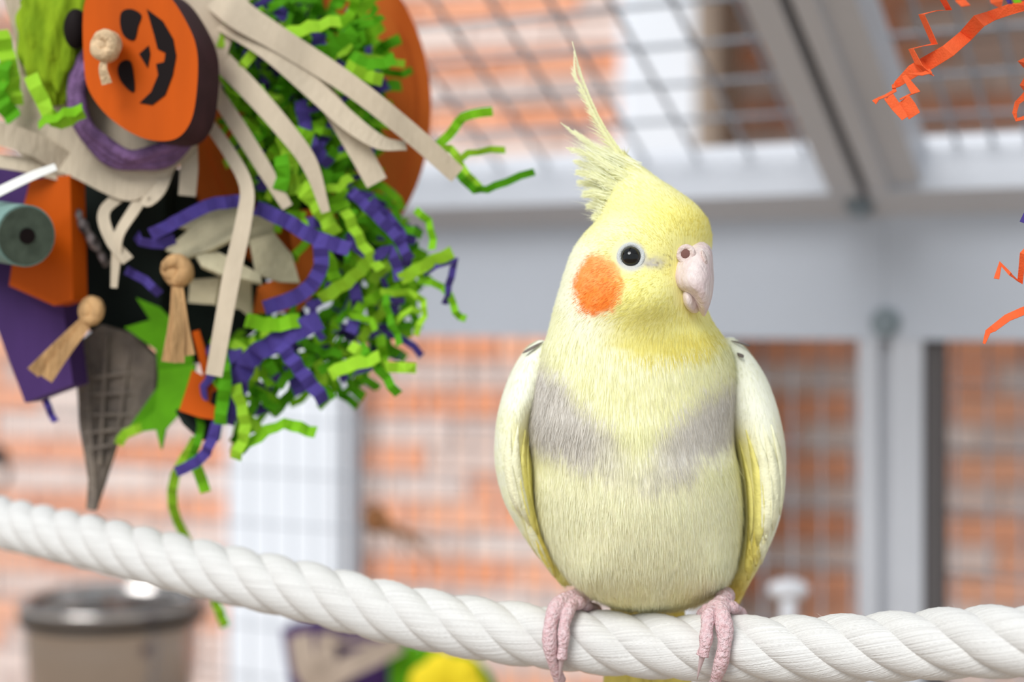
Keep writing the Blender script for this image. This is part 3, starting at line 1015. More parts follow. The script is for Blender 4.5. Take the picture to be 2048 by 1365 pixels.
# loose hair-like plumes at the back of the crest
nc = 1300
rr3 = np.random.default_rng(55)
tq = rr3.random(nc)
hx = 1196 + 70 * rr3.random(nc) + 20 * (1 - tq); hy = 325 + 118 * tq
ex3 = 1128 + 52 * tq + rr3.normal(0, 12, nc); ey3 = 262 + 170 * tq ** 0.9 + rr3.normal(0, 9, nc)
r3 = np.array([P(a, b, D0 - 0.010 + 0.016 * c) for a, b, c in zip(hx, hy, rr3.random(nc))])
e3 = np.array([P(a, b, D0 - 0.008 + 0.016 * c) for a, b, c in zip(ex3, ey3, rr3.random(nc))])
dd3 = e3 - r3; l3 = np.linalg.norm(dd3, axis=1); dd3 /= l3[:, None]
n3 = np.tile(np.array([[-0.2, -0.9, 0.3]]), (nc, 1)); n3 -= dd3 * (n3 * dd3).sum(1)[:, None]; n3 /= np.linalg.norm(n3, axis=1)[:, None]
c3 = np.ones((nc, 4)); c3[:, :3] = C3(255, 255, 222) * rr3.uniform(0.93, 1.02, (nc, 1)); c3 = np.clip(c3, 0, 1)
tag(strands('crest_down', r3, dd3, n3, l3 * rr3.uniform(0.35, 0.95, nc), np.full(nc, 0.00014), c3, M['crest'], bird, curl=0.2), kind='stuff')

# eye ------------------------------------------------------------------------------
M['eye'] = mat_plain('black_eye', (6, 5, 5), 0.08)
M['skin'] = mat_plain('pale_eyelid', (206, 208, 204), 0.6, var=0.06, vscale=1500, bump=0.4, bscale=2500)
M['beak'] = mat_plain('pinkish_horn', (214, 192, 190), 0.45, rgb2=(228, 212, 206), vscale=260, bump=0.5, bscale=420, stretch=(1, 1, 0.5))
M['cere'] = mat_plain('pink_cere', (214, 190, 184), 0.6, rgb2=(226, 208, 200), vscale=600, bump=0.5, bscale=1200)
M['nostril'] = mat_plain('nostril', (120, 84, 78), 0.8)
M['toe'] = mat_plain('pink_scaly_skin', (216, 176, 178), 0.6, rgb2=(228, 202, 204), vscale=700, bump=0.8, bscale=900)
M['claw'] = mat_plain('claw', (190, 165, 165), 0.4)


def ellipsoid(mb, c, ax, ay, az, nu=28, nv=18):
    c, ax, ay, az = map(Vector, (c, ax, ay, az))
    vs = [c + az]
    for i in range(1, nv):
        a = math.pi * i / nv
        for k in range(nu):
            b = 2 * math.pi * k / nu
            vs.append(c + ax * (math.sin(a) * math.cos(b)) + ay * (math.sin(a) * math.sin(b)) + az * math.cos(a))
    vs.append(c - az)
    fs = []
    for k in range(nu):
        fs.append((0, 1 + k, 1 + (k + 1) % nu))
        fs.append((len(vs) - 1, 1 + (nv - 2) * nu + (k + 1) % nu, 1 + (nv - 2) * nu + k))
    for i in range(nv - 2):
        for k in range(nu):
            k2 = (k + 1) % nu
            fs.append((1 + i * nu + k, 1 + (i + 1) * nu + k, 1 + (i + 1) * nu + k2, 1 + i * nu + k2))
    mb.add(vs, fs)
    return mb


ep, en = surf(1262, 514)
ey_ = MB(); KE = ep.y / F
ex_ax = Vector((1, 0, 0)); ex_ax = (ex_ax - en * ex_ax.dot(en)).normalized(); ez_ax = en.cross(ex_ax).normalized()
ellipsoid(ey_, ep - en * 0.0004, ex_ax * 20.5 * KE, ez_ax * 22.0 * KE, en * 0.0034)
eye = ey_.build('eye', M['eye'], bird, smooth=True)
er = MB()
ring = []
for k in range(40):
    a = 2 * math.pi * k / 40
    ring.append(ep + ex_ax * (math.cos(a) * 24 * KE) + ez_ax * (math.sin(a) * 25.5 * KE) + en * 0.0002)
vs = []; fs = []
for k in range(40):
    rd_ = (ring[k] - ep).normalized()
    for j in range(10):
        b = 2 * math.pi * j / 10
        vs.append(ring[k] + rd_ * math.cos(b) * 4.8 * KE + en * math.sin(b) * 4.2 * KE)
for k in range(40):
    for j in range(10):
        fs.append((k * 10 + j, ((k + 1) % 40) * 10 + j, ((k + 1) % 40) * 10 + (j + 1) % 10, k * 10 + (j + 1) % 10))
er.add(vs, fs); er.build('eyelid', M['skin'], bird, smooth=True)
# far eye, hidden by the turned head
fe = MB(); ellipsoid(fe, Vector((BX(1404), D0 + 0.012, BZ(505))), (0.0022, 0.001, 0), (0, 0.0032, 0), (0, 0, 0.0034)); fe.build('eye', M['eye'], bird, smooth=True)

# bill: rings from the cere down to the hooked tip ------------------------------------
hd = Vector((0.62, -0.785, 0)).normalized()          # direction the head faces
bill_rows = [(484, 1380, 1408, .004, -.014), (492, 1364, 1419, .007, -.015), (504, 1354, 1424, .0095, -.0165), (520, 1346, 1426, .011, -.018), (540, 1342, 1427, .0125, -.019), (558, 1342, 1428, .0130, -.020), (575, 1350, 1427, .0125, -.0205),
             (590, 1374, 1425, .0110, -.021), (603, 1385, 1422, .0090, -.0215), (615, 1394, 1418, .0065, -.022), (625, 1400, 1414, .0040, -.022), (633, 1405, 1410, .0013, -.0215)]
br = np.array(bill_rows, float)
nq, nsb = 60, 40
yq = np.linspace(484, 633, nq)
f_ = [hermite(br[:, 0], br[:, k], yq) for k in range(1, 5)]
vs = []
for i in range(nq):
    xl, xr, fr, dy = (a[i] for a in f_)
    for k in range(nsb):
        a = 2 * math.pi * k / nsb
        # front bulge shifted to the right: the ridge of the bill points right of the camera
        c, s = math.cos(a), math.sin(a)
        x = (xl + xr) / 2 + (xr - xl) / 2 * c
        dep = D0 - 0.0035 + dy + (fr * s * (1 + 0.25 * c) if s < 0 else 0.5 * fr * s)
        zz = yq[i] + (-7 if False else 0) + 9 * max(0, -c) * sstep(560, 575, np.array([yq[i]]))[0] * 0
        vs.append(P(x, zz, dep))
fs = []
for i in range(nq - 1):
    for k in range(nsb):
        k2 = (k + 1) % nsb
        fs.append((i * nsb + k, i * nsb + k2, (i + 1) * nsb + k2, (i + 1) * nsb + k))
fs.append(tuple(range(nsb))); fs.append(tuple((nq - 1) * nsb + k for k in range(nsb)))
bl = MB(); bl.add(vs, fs)
upper = bl.build('upper_beak', M['beak'], bird, smooth=True)
btree = BVHTree.FromPolygons([tuple(v) for v in vs], fs)
lb = MB(); ellipsoid(lb, P(1384, 600, D0 - 0.0245), (16 * KM, 0.0, 0), (0.002, 0.0075, 0), (-5 * KM, 0, 26 * KM))
lb.build('lower_beak', M['beak'], bird, smooth=True)
def facing0(yaw, pitch):
    a, b = math.radians(yaw), math.radians(pitch)
    return Vector((-math.sin(a) * math.cos(b), -math.cos(a) * math.cos(b), math.sin(b)))


# raised cere ring with the nostril
cp, cn = surf(1374, 508, btree)
if cp is not None:
    cp = P(1371, 508, cp.y - 0.0012); cn = facing0(24, 8)
    ax = (Vector((1, 0, 0)) - cn * cn.x).normalized(); az = cn.cross(ax).normalized()
    ce = MB(); vs = []; fs = []
    for k in range(32):
        a = 2 * math.pi * k / 32
        rd_ = ax * math.cos(a) + az * math.sin(a)
        for j in range(10):
            b = 2 * math.pi * j / 10
            vs.append(cp + rd_ * (13.5 + 5.5 * math.cos(b)) * KM + cn * (4.0 * math.sin(b) - 1.5) * KM)
    for k in range(32):
        for j in range(10):
            fs.append((k * 10 + j, ((k + 1) % 32) * 10 + j, ((k + 1) % 32) * 10 + (j + 1) % 10, k * 10 + (j + 1) % 10))
    ce.add(vs, fs)
    cere = ce.build('cere', M['cere'], bird, smooth=True)
    no = MB(); ellipsoid(no, cp - cn * 0.0002, ax * 10.5 * KM, az * 10.5 * KM, cn * 0.0006); no.build('nostril', M['nostril'], cere, smooth=True)
    c2, n2 = surf(1413, 516, btree)
    if c2 is not None:
        no = MB(); ellipsoid(no, c2 - n2 * 0.0010, (6 * KM, 0.001, 0), (0, .003, 0), (-4 * KM, 0, 17 * KM)); no.build('nostril_rim', M['cere'], cere, smooth=True)

# feet ---------------------------------------------------------------------------------
def rope_d(px):
    i = int(np.argmin(np.abs(CX + F * rc[:, 0] / rc[:, 1] - px)))
    return rc[i, 1]


def toe(mb, ctrl, r0, r1, n=40):
    c = catmull(ctrl, n)
    path = [P(x, y, d) for x, y, d in c]
    rad = []
    for k in range(n):
        t = k / (n - 1)
        r = r0 + (r1 - r0) * t
        r *= 1 + 0.10 * math.cos(t * 3 * 2 * math.pi) + 0.03 * math.cos(t * 14 * 2 * math.pi)
        if t < 0.06: r *= 0.6 + t * 6.5
        rad.append(r * KM)
    mb.tube(path, rad, 14)
    return path[-1], (path[-1] - path[-4]).normalized()


def claw(parent, p, d, L=0.007):
    m = MB()
    dn = Vector((0, 0.6, -0.8))
    pts = [p - d * 0.001 + d * L * s + dn * L * 0.5 * s * s for s in np.linspace(0, 1, 8)]
    m.tube(pts, [0.0013 * (1 - s * 0.92) for s in np.linspace(0, 1, 8)], 10)
    m.build('claw', M['claw'], parent, smooth=True)


rd1, rd2 = rope_d(1125), rope_d(1435)
rr_ = ROPE_R
for fi, (leg, toes) in enumerate((
        ([(1196, 1168, rd1 + .010), (1175, 1190, rd1 + .003), (1150, 1206, rd1 - .003)],
         [[(1168, 1194, rd1 + .000), (1132, 1200, rd1 - .006), (1108, 1226, rd1 - .0115), (1099, 1270, rd1 - .0145), (1104, 1318, rd1 - .0135), (1120, 1362, rd1 - .008)],
          [(1165, 1198, rd1 - .001), (1140, 1214, rd1 - .009), (1129, 1250, rd1 - .0135), (1127, 1285, rd1 - .0150), (1123, 1318, rd1 - .0145)],
          [(1150, 1204, rd1 - .001), (1172, 1212, rd1 + .000), (1192, 1219, rd1 + .006), (1205, 1238, rd1 + .0125)],
          [(1145, 1204, rd1 + .001), (1150, 1214, rd1 + .006), (1140, 1236, rd1 + .0125)]]),
        ([(1452, 1190, rd2 + .012), (1446, 1205, rd2 + .004), (1436, 1218, rd2 - .003)],
         [[(1436, 1216, rd2 - .001), (1420, 1228, rd2 - .009), (1414, 1256, rd2 - .0130), (1411, 1288, rd2 - .0148), (1405, 1312, rd2 - .0146)],
          [(1436, 1214, rd2 + .000), (1444, 1232, rd2 - .010), (1450, 1270, rd2 - .0140), (1445, 1315, rd2 - .0145), (1433, 1356, rd2 - .0105), (1428, 1372, rd2 - .006)],
          [(1440, 1216, rd2 + .000), (1464, 1216, rd2 + .002), (1482, 1228, rd2 + .008), (1488, 1245, rd2 + .0130)],
          [(1430, 1216, rd2 + .000), (1408, 1224, rd2 + .003), (1398, 1240, rd2 + .010)]]))):
    m = MB()
    ends = []
    ends.append(None)
    toe(m, leg, 19, 17, 14)
    for k, t in enumerate(toes):
        ends.append(toe(m, t, (19, 15, 13, 13)[k] if fi == 0 else (15, 19, 14, 13)[k], (11, 10, 9, 9)[k]))
    kn = P(1150, 1203, rd1 - .003) if fi == 0 else P(1437, 1218, rd2 - .003)
    ellipsoid(m, kn, (24 * KM, 0, 0), (0, .0052, 0), (0, 0, 19 * KM))
    foot = m.build('foot', M['toe'], bird, smooth=True)
    for e in ends[1:]: claw(foot, *e)
# ================================================================== HANGING TOYS
M.update(
    kraft=mat_plain('beige_palm_strip', (208, 192, 168), 0.8, var=0.10, vscale=60, bump=0.35, bscale=500, stretch=(1, 1, 0.3), transl=0.12),
    kraft_w=mat_plain('white_palm_strip', (236, 234, 228), 0.8, var=0.04, vscale=60),
    raffia=mat_plain('tan_raffia', (190, 150, 104), 0.8, var=0.18, vscale=220, bump=0.5, bscale=900, stretch=(1, 1, 0.2)),
    knot=mat_plain('pale_raffia', (214, 184, 146), 0.8, var=0.16, vscale=300, bump=0.6, bscale=900),
    orange=mat_plain('orange_dyed_wood', (196, 82, 0), 0.6, var=0.10, vscale=60, stretch=(1, 1, 0.15)),
    orange_b=mat_plain('orange_bark_wood', (184, 84, 20), 0.6, rgb2=(208, 108, 38), vscale=30, stretch=(1, 1, 0.12)),
    black=mat_plain('black_print', (22, 12, 12), 0.7),
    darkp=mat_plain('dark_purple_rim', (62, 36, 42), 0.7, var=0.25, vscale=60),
    purple=mat_plain('purple_dyed_wood', (68, 44, 94), 0.7, var=0.2, vscale=50, stretch=(1, 1, 0.2)),
    coil=mat_plain('purple_fibre', (118, 88, 128), 0.85, var=0.25, vscale=220, bump=0.6, bscale=600),
    lime=mat_plain('lime_loofah', (150, 180, 34), 0.85, rgb2=(110, 140, 18), vscale=160, bump=1.0, bscale=260, stretch=(1, 1, 0.3)),
    teal=mat_plain('teal_dyed_stick', (120, 150, 142), 0.6, var=0.15, vscale=80),
    tealend=mat_plain('dark_stick_end', (76, 86, 74), 0.8, var=0.25, vscale=160),
    dark=mat_plain('dark_wedge_and_shade', (30, 38, 34), 0.8, var=0.3, vscale=40),  # own colour of the dark wedge; painted shade on the inner slabs
    grey=mat_plain('grey_weave', (132, 120, 108), 0.9, rgb2=(108, 98, 90), vscale=110, bump=0.9, bscale=300),
    husk=mat_plain('pale_husk', (186, 176, 146), 0.8, var=0.15, vscale=60, bump=0.5, bscale=300),
    leaf=mat_plain('green_felt', (92, 160, 20), 0.8, var=0.12, vscale=80),
    g1=mat_plain('lime_paper', (172, 222, 56), 0.7, var=0.06, vscale=90, transl=0.3),
    g2=mat_plain('green_paper', (140, 206, 36), 0.7, var=0.08, vscale=90, transl=0.3),
    g3=mat_plain('deep_green_paper', (96, 176, 24), 0.7, var=0.08, vscale=90, transl=0.3),
    pu=mat_plain('violet_paper', (80, 66, 142), 0.7, var=0.1, vscale=90, transl=0.15),
    op=mat_plain('orange_paper', (242, 104, 56), 0.7, var=0.05, vscale=300, bump=0.25, bscale=1600, transl=0.08),
    yel=mat_plain('yellow_toy', (232, 206, 40), 0.6, var=0.06, vscale=60),
    sage=mat_plain('speckled_twig', (150, 140, 140), 0.8, rgb2=(60, 54, 54), vscale=260, bump=1.0, bscale=300),
    shade=mat_plain('shaded_palm_strip', (166, 148, 132), 0.8, var=0.1, vscale=60),  # beige palm strip with its shade put into the colour
    cord=mat_plain('sisal_cord', (196, 176, 140), 0.9, var=0.15, vscale=400, bump=0.5, bscale=900),
)


def facing(yaw, pitch=0):
    """unit normal towards the camera, turned left by yaw and up by pitch (degrees)"""
    a, b = math.radians(yaw), math.radians(pitch)
    return Vector((-math.sin(a) * math.cos(b), -math.cos(a) * math.cos(b), math.sin(b)))


def on_plane(px, py, p0, n):
    d = P(px, py, 1.0) - EYE
    t = (p0 - EYE).dot(n) / d.dot(n)
    return EYE + d * t


def slab(name, outl, d, yaw, pitch, thick, mat, parent, smooth=0, side=None):
    """flat piece of real thickness: outline in pixels on a tilted plane"""
    if smooth: outl = [tuple(q) for q in catmull(outl, smooth, closed=True)]
    cx = sum(q[0] for q in outl) / len(outl); cy = sum(q[1] for q in outl) / len(outl)
    n = facing(yaw, pitch); p0 = P(cx, cy, d)
    m = MB(); m.prism([on_plane(x, y, p0, n) for x, y in outl], -n * thick)
    o = m.build(name, mat, parent)
    if side is not None:
        o.data.materials.append(side)
        for f in o.data.polygons:
            if abs(f.normal.dot(n)) < 0.7: f.material_index = 1
    return o


def strip(name, ctrl, w, mat, parent, n=26, thick=0.0004, nrm=None, roll=0.0):
    c = catmull(ctrl, n)
    path = [P(*q) for q in c]
    md = sum(q[2] for q in ctrl) / len(ctrl)
    if not hasattr(w, '__len__'): w = [w, w]
    ws = [np.interp(k / (n - 1), np.linspace(0, 1, len(w)), w) * md / F for k in range(n)]
    nr = []
    for k in range(n):
        t = (path[min(k + 1, n - 1)] - path[max(k - 1, 0)]).normalized()
        base = nrm if nrm is not None else facing(10, 15)
        s = t.cross(base)
        a = roll * k / (n - 1)
        nr.append(base * math.cos(a) + s * math.sin(a))
    m = MB(); m.ribbon(path, ws, nr, thick)
    return m.build(name, mat, parent)


def crinkle_verts(mb, ctrl, w, fold, amp, phi, thick=0.00022, jit=0.25):
    """zigzag folded paper shred along a pixel path"""
    L = sum(math.hypot(ctrl[i + 1][0] - ctrl[i][0], ctrl[i + 1][1] - ctrl[i][1]) for i in range(len(ctrl) - 1))
    n = max(4, int(L / fold) + 1)
    c = catmull(ctrl, n)
    md = float(np.mean([q[2] for q in ctrl])); k_ = md / F
    pts = [P(*q) for q in c]
    view = Vector((0, 1, 0))
    out = []; ss = []
    for i, p in enumerate(pts):
        t = (pts[min(i + 1, n - 1)] - pts[max(i - 1, 0)]).normalized()
        a = t.cross(view)
        if a.length < 1e-3: a = Vector((1, 0, 0))
        a.normalize()
        ph = phi + rng.uniform(-jit, jit)
        S = (a * math.cos(ph) + view * math.sin(ph)).normalized()
        Z = t.cross(S).normalized()
        sg = 1 if i % 2 else -1
        out.append(p + Z * sg * amp * k_ * rng.uniform(0.7, 1.2)); ss.append(S)
    vs = []
    for i in range(n):
        t = (out[min(i + 1, n - 1)] - out[max(i - 1, 0)]).normalized()
        N = t.cross(ss[i]).normalized()
        h = w * k_ / 2
        vs += [out[i] - ss[i] * h - N * thick / 2, out[i] + ss[i] * h - N * thick / 2, out[i] + ss[i] * h + N * thick / 2, out[i] - ss[i] * h + N * thick / 2]
    fs = []
    for i in range(n - 1):
        for q in range(4):
            q2 = (q + 1) % 4
            fs.append((i * 4 + q, i * 4 + q2, (i + 1) * 4 + q2, (i + 1) * 4 + q))
    m = (n - 1) * 4
    fs += [(3, 2, 1, 0), (m, m + 1, m + 2, m + 3)]
    mb.add(vs, fs)


def crinkle(ctrl, w, mat, parent, fold=22, amp=6, phi=0.5, name='paper_strand', jit=0.25):
    m = MB(); crinkle_verts(m, ctrl, w, fold, amp, phi, jit=jit)
    return m.build(name, mat, parent)


def knot(parent, x, y, d, r, tails, mat, tw=12):
    k = MB(); c = P(x, y, d); q = d / F
    for i in range(4):
        a0 = rng.uniform(0, 3)
        ax = Vector((math.cos(a0), rng.uniform(-.4, .4), math.sin(a0))).normalized()
        bx = ax.cross(Vector((0.2, 1, 0.1))).normalized(); cxv = Vector((0, 1, 0))
        ring = [c + (ax * math.cos(t) * 0.75 + (cxv * 0.6 + bx * 0.75).normalized() * math.sin(t)) * r * q * 0.8 for t in np.linspace(0, 2 * math.pi, 18)]
        k.tube(ring, r * q * 0.42, 8)
    ellipsoid(k, c, (r * q * .8, 0, 0), (0, r * q * .7, 0), (0, 0, r * q * .8), 14, 10)
    o = k.build('knot', mat, parent, smooth=True)
    for t in tails:
        m = MB()
        pts = [P(*v) for v in catmull(t, 14)]
        m.ribbon(pts, [tw * q * s for s in np.linspace(0.7, 1.15, 14)], facing(rng.uniform(-40, 40), 0), 0.0007)
        m.build('raffia_tail', mat, o)
    return o


# ---------------------------------------------------------------- big foraging toy
T0 = 0.580
toy = empty('foraging_toy', P(330, 20, 0.615), 'big colourful hanging bird toy with a jack-o-lantern slice and green paper shred', 'bird toy')
# hanging cord up to the roof mesh
top = P(330, -60, 0.615)
wz = top.dot(aw) - R0.dot(aw)
zroof = R0.z + (-wz) * math.tan(SL) + 0.03
m = MB(); m.tube([P(330, 60, 0.615), top, Vector((top.x, top.y, zroof))], 0.0028, 10); m.build('cord', M['cord'], toy, smooth=True)
m = MB(); hk = Vector((top.x, top.y, zroof))
m.tube([hk + Vector((0.010 * math.sin(t), 0, 0.010 - 0.010 * math.cos(t))) for t in np.linspace(0, 2 * math.pi * 0.93, 20)], 0.0013, 8)
m.build('hook', M['bolt'], toy, smooth=True)

# large orange disc behind everything
dc, dr = (610, 215), 262
outl = [(dc[0] + dr * 0.965 * math.cos(a), dc[1] + dr * 1.28 * math.sin(a)) for a in np.linspace(0, 2 * math.pi, 64, endpoint=False)]
slab('wood_disc', outl, 0.662, -14, 0, 0.012, M['orange_b'], toy)
inner = [(dc[0] + 12 + dr * 0.80 * math.cos(a), dc[1] + dr * 1.08 * math.sin(a)) for a in np.linspace(0, 2 * math.pi, 48, endpoint=False)]
slab('wood_rim', inner, 0.6605, -14, 0, 0.006, M['orange_b'], toy)
# dark slabs added to stand for the shade deep inside the toy
slab('shade_block', [(130, 330), (330, 330), (320, 650), (230, 700), (150, 640)], 0.650, 10, 0, 0.03, M['dark'], toy)
slab('shade_block', [(300, 380), (520, 360), (540, 640), (440, 720), (330, 740)], 0.662, -10, 0, 0.02, M['dark'], toy)
slab('shade_block', [(430, -40), (640, -30), (660, 420), (470, 440)], 0.656, -8, 0, 0.004, M['dark'], toy)

# beige palm sheet with fringe
slab('palm_sheet', [(25, 120), (5, 225), (40, 310), (140, 352), (255, 402), (325, 360), (415, 258), (452, 120), (462, -30), (200, -40), (60, 20)], 0.612, 4, 8, 0.0009, M['kraft'], toy, smooth=60)
S = [
    ([(440, -10, .612), (480, 30, .604), (560, 80, .598), (700, 170, .592), (820, 265, .590), (915, 350, .590)], [74, 62, 50, 42, 40, 38]),
    ([(450, 40, .612), (540, 100, .600), (640, 190, .594), (700, 245, .592), (760, 285, .592), (812, 292, .596)], [52, 46, 42, 40, 32, 22]),
    ([(600, 130, .600), (660, 205, .600), (712, 290, .598), (754, 366, .596)], [30, 44, 46, 44]),
    ([(440, 120, .612), (500, 180, .602), (570, 260, .596), (620, 330, .594), (652, 425, .594)], [44, 42, 38, 34, 18]),
    ([(428, 180, .612), (480, 260, .604), (530, 340, .600), (575, 415, .600)], [30, 32, 30, 22]),
    ([(412, 240, .612), (455, 300, .602), (492, 370, .594), (488, 440, .590), (462, 560, .588), (428, 752, .588)], [24, 26, 28, 34, 38, 36]),
    ([(378, 290, .612), (378, 340, .606), (374, 392, .604)], [36, 36, 34]),
    ([(340, 330, .610), (318, 380, .602), (296, 402, .598), (286, 396, .598)], [26, 30, 26, 14]),
    ([(300, 370, .611), (268, 420, .604), (238, 470, .600), (232, 520, .600), (228, 576, .600)], [26, 26, 22, 20, 14]),
    ([(250, 385, .611), (208, 425, .604), (222, 480, .600), (256, 522, .600)], [26, 24, 24, 26]),
    ([(140, 335, .611), (70, 290, .604), (-20, 262, .600)], [50, 46, 46]),
    ([(120, 345, .611), (50, 330, .606), (-30, 320, .604)], [36, 34, 34]),
    ([(60, 150, .612), (40, 60, .604), (18, -20, .600)], [34, 30, 26]),
    ([(440, 0, .612), (500, -20, .605), (560, -60, .60)], [40, 36, 34]),
]
for ct, w in S:
    strip('palm_strip', ct, w, M['kraft'], toy, roll=rng.uniform(-0.5, 0.5))
tag(strip('palm_strip', [(112, 334, .590), (60, 354, .588), (-20, 392, .588)], [16, 20, 22], M['kraft_w'], toy), 'bright white palm strip')

# lime loofah, purple fibre coil, pumpkin slice
lf = MB(); vs = []; fs = []
c0 = P(112, 60, 0.606); q = 0.606 / F
for i in range(41):
    a = math.pi * i / 40
    for k in range(48):
        b = 2 * math.pi * k / 48
        rr2 = 1 + 0.06 * math.sin(9 * b + 5 * a) + 0.05 * math.sin(11 * a - 4 * b)
        vs.append(c0 + Vector((math.sin(a) * math.cos(b) * 74 * rr2, math.sin(a) * math.sin(b) * 50 * rr2, math.cos(a) * 140 * rr2)) * q)
for i in range(40):
    for k in range(48):
        fs.append((i * 48 + k, i * 48 + (k + 1) % 48, (i + 1) * 48 + (k + 1) % 48, (i + 1) * 48 + k))
lf.add(vs, fs); lo = lf.build('loofah_slice', M['lime'], toy, smooth=True)
hb = MB(); ellipsoid(hb, P(152, 58, 0.594), (24 * q, 0, 0), (0, .004, 0), (0, 0, 40 * q)); hb.build('core_hole', M['black'], lo, smooth=True)
for k, (rx, ry, d_) in enumerate(((132, 142, .602), (128, 130, .600), (118, 120, .598), (134, 128, .607))):
    m = MB()
    m.tube([P(278 + rx * math.cos(t), 190 + ry * math.sin(t) + 4 * math.sin(7 * t + k), d_) for t in np.linspace(0, 2 * math.pi, 60)], 13 * .6 / F, 8)
    m.build('fibre_coil', M['coil'], toy, smooth=True)
pump = [(168, 10), (168, 130), (180, 185), (222, 238), (285, 276), (345, 280), (378, 250), (392, 195), (395, 110), (376, 50), (330, -16), (262, -44), (200, -34)]
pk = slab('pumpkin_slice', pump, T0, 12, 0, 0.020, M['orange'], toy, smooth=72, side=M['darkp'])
tag(pk, 'orange wooden slice with a black jack-o-lantern face')
pn = facing(12); pc = P(sum(v[0] for v in pump) / len(pump), sum(v[1] for v in pump) / len(pump), T0)


def face_bit(outl, sm=30):
    o = [tuple(v) for v in catmull(outl, sm, closed=True)] if sm else outl
    # the slice's plane was set from its smoothed outline; sit just proud of it
    m = MB(); m.prism([on_plane(x, y, pp0 + pn * 0.0004, pn) for x, y in o], -pn * 0.0007)
    return m.build('printed_face', M['black'], pk)


so = catmull(pump, 72, closed=True)
pp0 = P(float(so[:, 0].mean()), float(so[:, 1].mean()), T0)
face_bit([(243, 24), (262, 18), (282, 30), (276, 52), (268, 80), (248, 72), (240, 48)])
face_bit([(240, 126), (254, 120), (264, 132), (268, 184), (244, 166), (235, 142)])
face_bit([(278, 108), (297, 91), (300, 108), (295, 136)], 0)
face_bit([(293, 18), (325, 42), (346, 78), (352, 112), (345, 150), (330, 190), (304, 210), (279, 206), (302, 184), (316, 150), (312, 128), (328, 124), (331, 106), (315, 98), (308, 70)], 0)
kn = knot(toy, 212, 92, T0 - 0.006, 32, [[(208, 120, T0 - .008), (206, 140, T0 - .009), (214, 168, T0 - .008)]], M['knot'], 18)

# left cluster: teal stick, orange and purple boards
tk = MB(); e0 = P(52, 472, 0.586); e1 = P(-60, 455, 0.622)
tk.tube([e1, e0], 62 * .59 / F, 28); ts = tk.build('teal_stick', M['teal'], toy, smooth=False)
dv = (e0 - e1).normalized()
m = MB(); m.tube([e0 - dv * .001, e0 + dv * 0.0008], 58 * .59 / F, 28); m.build('stick_end', M['tealend'], ts)
m = MB(); m.tube([e0 - dv * .001, e0 + dv * 0.0014], 16 * .59 / F, 16); m.build('bore_hole', M['black'], ts)
slab('orange_board', [(60, 360), (140, 350), (146, 600), (108, 612), (18, 572), (30, 480)], 0.612, 18, 0, 0.010, M['orange'], toy)
slab('purple_board', [(-40, 330), (95, 340), (120, 560), (146, 770), (50, 806), (10, 700), (-40, 560)], 0.626, 14, 0, 0.012, M['purple'], toy)
slab('purple_board', [(100, 350), (60, 320), (-30, 322), (-30, 420), (60, 440)], 0.632, 10, 0, 0.008, M['purple'], toy)
tw_ = MB(); tw_.tube([P(*v) for v in catmull([(105, 360, .616), (140, 410, .614), (165, 450, .614), (215, 530, .622)], 20)], [16 * .6 / F * (1 + 0.25 * math.sin(k * 2.1)) * (1 - k / 40) for k in range(20)], 10)
tw_.build('speckled_twig', M['sage'], toy, smooth=True)
# raffia knots
knot(toy, 355, 542, 0.594, 34, [[(352, 575, .592), (350, 640, .590), (338, 725, .590)], [(358, 575, .592), (366, 650, .590), (376, 712, .590)], [(355, 575, .591), (358, 650, .588), (354, 726, .588)]], M['raffia'], 26)
knot(toy, 183, 622, 0.604, 30, [[(170, 640, .602), (120, 690, .600), (66, 746, .600)], [(176, 645, .602), (130, 705, .600), (92, 758, .600)]], M['raffia'], 24)
# grey woven leaf
slab('woven_leaf', [(150, 690), (200, 650), (262, 668), (312, 715), (308, 800), (270, 845), (232, 880), (206, 960), (186, 1022), (172, 1018), (176, 960), (158, 850)], 0.640, 12, 0, 0.004, M['grey'], toy)
for (x0, y0, x1, y1) in ((170, 700, 190, 1000), (215, 670, 200, 930), (262, 680, 236, 870), (160, 760, 306, 740), (165, 830, 280, 830), (172, 900, 226, 890), (165, 790, 304, 785), (168, 866, 255, 858)):
    strip('weave_rib', [(x0, y0, .6385), ((x0 + x1) / 2, (y0 + y1) / 2, .638), (x1, y1, .6385)], 7, M['grey'], toy, n=8, thick=0.0012)
# green felt leaf, little pumpkin wedge
slab('felt_leaf', [(248, 655), (300, 640), (272, 596), (320, 615), (380, 680), (392, 760), (372, 800), (300, 838), (250, 866), (318, 770), (312, 700)], 0.632, -8, 0, 0.002, M['leaf'], toy)
slab('felt_leaf', [(318, 740), (390, 730), (384, 800), (330, 860), (322, 900), (312, 860), (262, 866), (310, 820)], 0.628, 6, 0, 0.002, M['leaf'], toy)
wd = slab('pumpkin_wedge', [(384, 740), (420, 760), (444, 790), (442, 842), (400, 836), (358, 822), (372, 780)], 0.606, -6, 10, 0.012, M['orange'], toy, side=M['black'])
m = MB(); m.prism([P(x, y, .6052) for x, y in ((424, 786), (446, 776), (444, 818), (420, 806))], (0, .002, 0)); m.build('printed_face', M['black'], wd)
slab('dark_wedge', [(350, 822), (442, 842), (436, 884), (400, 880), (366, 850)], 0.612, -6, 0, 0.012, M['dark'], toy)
slab('orange_chip', [(384, 664), (398, 660), (410, 700), (420, 760), (408, 764), (396, 710)], 0.612, -6, 0, 0.003, M['orange'], toy)
slab('orange_chip', [(575, 425), (640, 415), (652, 560), (600, 622), (505, 628), (515, 575), (590, 540)], 0.624, -6, 0, 0.006, M['orange_b'], toy)
